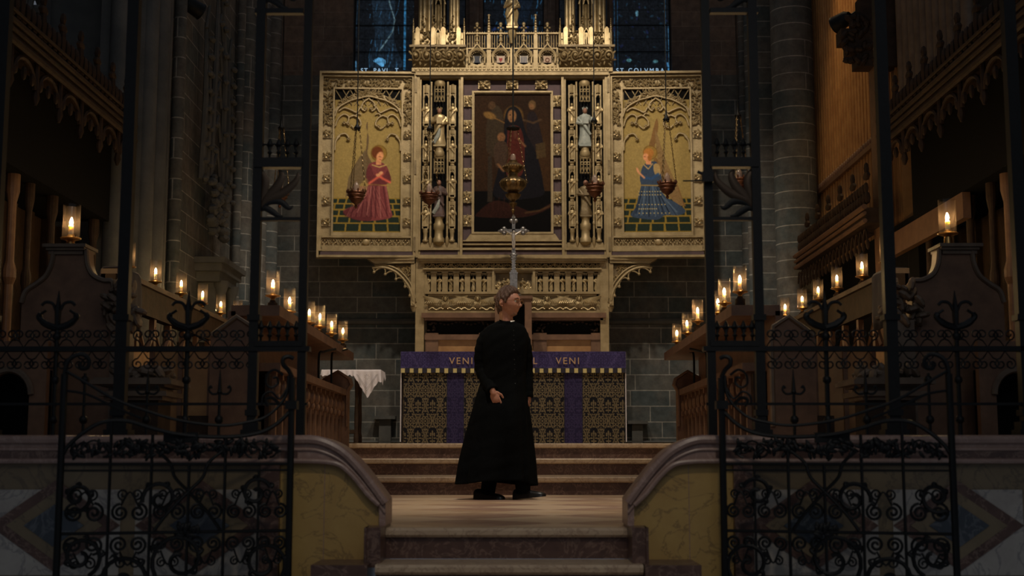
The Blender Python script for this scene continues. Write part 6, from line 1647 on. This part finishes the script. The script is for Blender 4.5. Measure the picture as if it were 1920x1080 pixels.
for i in range(nv+1):
    ph = pi*.94*i/nv
    for k in range(nu):
        x, y, z, of = hairoff(2*pi*k/nu, ph)
        vs.append(headpt(x, y, z, of))
for i in range(nv):
    for k in range(nu): fs.append((i*nu+k, (i+1)*nu+k, (i+1)*nu+(k+1) % nu, i*nu+(k+1) % nu))
a = MB(); a.add(vs, fs)
for i in range(16):       # loose locks at the nape and over the ear
    s_ = -1; u = rp.uniform(-.085, -.045); x = rp.uniform(-.07, .05)
    a.tube([hp(x, u-.008, -.02), hp(x*1.0, u-.016, -.05), hp(x, u-.008, -.080-rp.uniform(0, .015))], [.010, .011, .004], 6)
for i in range(26):       # swept quiff
    x = rp.uniform(-.055, .055); y = rp.uniform(-.06, .060); zt_ = .112-abs(x)*.40-max(0, y-.02)*.55
    a.tube([hp(x, y-.02, zt_), hp(x+.008, y+.008, zt_+.012), hp(x+.012, y+.03, zt_-.001)], [.009, .013, .005], 6)
a.build('hair', M['hair'], person, ang=3)
# glasses
e = MB()
for s_ in (-1, 1):
    c0 = (s_*.033, .106, .004)
    e.tube([hp(c0[0]+.023*math.cos(q), c0[1]-.10*abs(c0[0]+.023*math.cos(q))*.5, c0[2]+.018*math.sin(q)) for q in [2*pi*k/20 for k in range(20)]], .0017, 6, True)
    e.tube([hp(s_*.056, .102, .010), hp(s_*.078, .05, .012), hp(s_*.084, -.012, .012)], .0016, 6)
e.tube([hp(-.010, .108, .008), hp(0, .112, .011), hp(.010, .108, .008)], .0017, 6)
g_ = e.build('glasses', mat('gold_wire', (.45, .26, .12), .35, .8), person)
e = MB()
for s_ in (-1, 1):
    c0 = (s_*.033, .106, .004); ring = [hp(c0[0]+.022*math.cos(q), c0[1]-.05*abs(c0[0]+.022*math.cos(q)), c0[2]+.017*math.sin(q)) for q in [2*pi*k/20 for k in range(20)]]
    e.add(ring, [tuple(range(20))])
e.build('lens', M['glass'], g_)
# --- cassock
rows = [(603, 934, 967, .125, .00), (608, 924, 976, .15, .01), (614, 913, 983, .185, .015), (622, 906, 987, .21, .02), (634, 904, 989, .235, .02), (652, 903, 988, .25, .02), (676, 905, 986, .245, .02), (700, 905, 985, .245, .02),
        (722, 900, 986, .255, .02), (745, 893, 988, .28, .02), (775, 885, 991, .33, .02), (805, 877, 994, .37, .03), (835, 870, 996, .40, .03), (865, 864, 998, .43, .03), (890, 860, 999, .45, .03), (906, 858, 1000, .46, .03)]
rows = cr(rows, 4)
nc = 120; vs = []; fs = []
for i, (py, l, r_, d_, dy) in enumerate(rows):
    cL, cR = MP(l, py), MP(r_, py); cx_ = (cL.x+cR.x)/2; hw = (cR.x-cL.x)/2; hd = d_/2
    low = max(0, (py-690)/216); 
    for k in range(nc):
        q = 2*pi*k/nc; ex = 2/2.35
        ux = math.copysign(abs(math.cos(q))**ex, math.cos(q)); uy = math.copysign(abs(math.sin(q))**ex, math.sin(q))
        f_ = 1+low*(.06*math.sin(7*q+1.0+.8*low)+.05*math.sin(11*q+2-1.2*low)+.02*math.sin(19*q))
        # a knee pushes the skirt forward on the picture's right
        kn = .07*math.exp(-((q-(pi*1.62))/.30)**2)*math.exp(-((py-800)/70)**2)
        cr_ = .004*math.sin(py*.23+5*q)*math.sin(3*q+py*.05)
        zz_ = cL.z + (-.012*math.sin(q*1+.5)*low if low > 0 else 0) - (.018*low*math.sin(2*q+.7) if py > 880 else 0)
        if i < 8: zz_ += .012*(1-i/8)*math.sin(q)        # shoulders dip toward the front
        vs.append((cx_+ux*hw*f_, YP+dy+uy*hd*f_*1.0-kn+cr_, zz_))
for i in range(len(rows)-1):
    for k in range(nc): fs.append((i*nc+k, i*nc+(k+1) % nc, (i+1)*nc+(k+1) % nc, (i+1)*nc+k))
a = MB(); a.add(vs, fs)
c_o = a.build('cassock', M['cassock'], person, ang=3)
md = c_o.modifiers.new('thick', 'SOLIDIFY'); md.thickness = .006
def sleeve(pts, rs, name='sleeve', ph=0):
    n = 22; P_ = [Vector(p) for p in cr([tuple(p) for p in pts], 7)]; R_ = [r[0] for r in cr([(r,) for r in rs], 7)]
    s = MB(); s.tube(P_, [r*(1+.05*math.sin(i*1.9+ph)) for i, r in enumerate(R_)], n)
    return s.build(name, M['cassock'], c_o, ang=3)
sleeve([MP(928, 618, .03), MP(914, 630, .02), MP(905, 655, .03), MP(904, 690, .04), MP(913, 714, -.03), MP(925, 735, -.12)], [.050, .066, .068, .064, .056, .050])
sleeve([MP(966, 616, .03), MP(978, 630, .03), MP(985, 655, .05), MP(988, 690, .07), MP(990, 720, .05), MP(990.5, 745, .03)], [.046, .060, .058, .052, .046, .042], ph=1)
vs_ = list(vs)
a = MB()     # placket, buttons and standing collar
def fr_pt(px, py):        # point on the chest front
    q = MP(px, py); best = None; rings = [(abs(vs_[i*nc][2]-q.z), i) for i in range(len(rows))]; i = min(rings)[1]
    fr_ = [vs_[i*nc+k] for k in range(nc//2, nc)]
    for v0, v1 in zip(fr_[:-1], fr_[1:]):
        if v0[0] <= q.x <= v1[0]: f_ = (q.x-v0[0])/(v1[0]-v0[0]+1e-9); return Vector((q.x, v0[1]+(v1[1]-v0[1])*f_, q.z))
    return Vector((q.x, YP-.1, q.z))
pk = [fr_pt(x, y)+Vector((0, -.004, 0)) for x, y in ((963, 612), (966, 625), (968, 650), (969, 680), (970, 710), (971, 745), (973, 790), (975, 840), (977, 890), (977, 903))]
a.tube(pk, .0045, 6); a.build('placket', M['cassock'], c_o)
a = MB()
for y in range(622, 760, 9): a.ell(fr_pt(965+(y-620)*.03, y)+Vector((-.010, -.007, 0)), (.0055, .005, .0055), 8, 5)
a.build('button', M['shoe'], c_o)
a = MB(); cc = MP(951.5, 603, .01); n = 40
vs2 = []; fs2 = []
for i, (dz, r1, tilt) in enumerate(((-.035, .078, 0), (-.01, .070, 0), (.014, .066, 0), (.022, .062, 0))):
    for k in range(n): q = 2*pi*k/n; vs2.append((cc.x+r1*1.05*math.cos(q), cc.y+r1*.98*math.sin(q), cc.z+dz+.022*math.sin(q)*1.0))
for i in range(3):
    for k in range(n): fs2.append((i*n+k, i*n+(k+1) % n, (i+1)*n+(k+1) % n, (i+1)*n+k))
a.add(vs2, fs2); a.build('standing_collar', M['cassock'], c_o)
a = MB()
q0 = math.radians(-52)
ps = [Vector((cc.x+.0735*math.cos(q0+d_), cc.y+.070*math.sin(q0+d_), cc.z+.000+.022*math.sin(q0+d_))) for d_ in (-.30, -.18, -.06, .06, .18, .30)]
a.add([p+Vector((0, 0, -.022)) for p in ps]+[p+Vector((0, 0, .022)) for p in ps], [(i, i+1, i+7, i+6) for i in range(5)])
w_ = a.build('clerical_collar', M['white'], person); md = w_.modifiers.new('t', 'SOLIDIFY'); md.thickness = .006; md.offset = 0
# trousers and shoes
for (px, dy, name) in ((914, .10, 'l'), (981, -.02, 'r')):
    a = MB(); p0 = MP(px+(6 if px < 950 else -2), 880, dy*.6); p1 = MP(px, 926, dy); a.tube([p0, p1], [.07, .060], 16); a.build('trouser_leg', M['cassock'], person)
def shoe(c, yaw, roll=0):
    s = MB(); fwd = Vector((math.cos(yaw), math.sin(yaw), 0)); sd = Vector((-math.sin(yaw), math.cos(yaw), 0))
    st = [(-.10, .030, .06, .075), (-.085, .038, .0, .085), (-.04, .040, 0, .088), (.02, .042, 0, .072), (.08, .048, 0, .055), (.13, .047, 0, .045), (.165, .036, .0, .034), (.185, .015, .004, .022)]
    st = cr([(a_, b_, 0, d_) for a_, b_, c_, d_ in st], 3)
    n = 16; vs_ = []; fs_ = []
    for (u, hw, z0, h) in st:
        for k in range(n):
            q = 2*pi*k/n; zz_ = h/2+h/2*math.sin(q); xx = hw*math.cos(q)*(1.0 if math.sin(q) < 0 else .85)
            if math.sin(q) < -.3: zz_ = 0.0
            p = c+fwd*u+sd*xx+UP*(zz_+ (roll*(u+.1) if roll else 0)); vs_.append(p)
    m_ = len(st)
    for i in range(m_-1):
        for k in range(n): fs_.append((i*n+k, i*n+(k+1) % n, (i+1)*n+(k+1) % n, (i+1)*n+k))
    fs_.append(tuple(range(n))); fs_.append(tuple((m_-1)*n+k for k in range(n)))
    s.add(vs_, fs_); return s.build('shoe', M['shoe'], person, ang=1.2)
shoe(Vector((MP(909, 930).x, YP+.10, 0)), math.radians(-28))
shoe(Vector((MP(984, 930).x, YP-.02, 0.0)), math.radians(-22), .10)
print('verts', sum(len(o.data.vertices) for o in bpy.data.objects if o.type == 'MESH'))
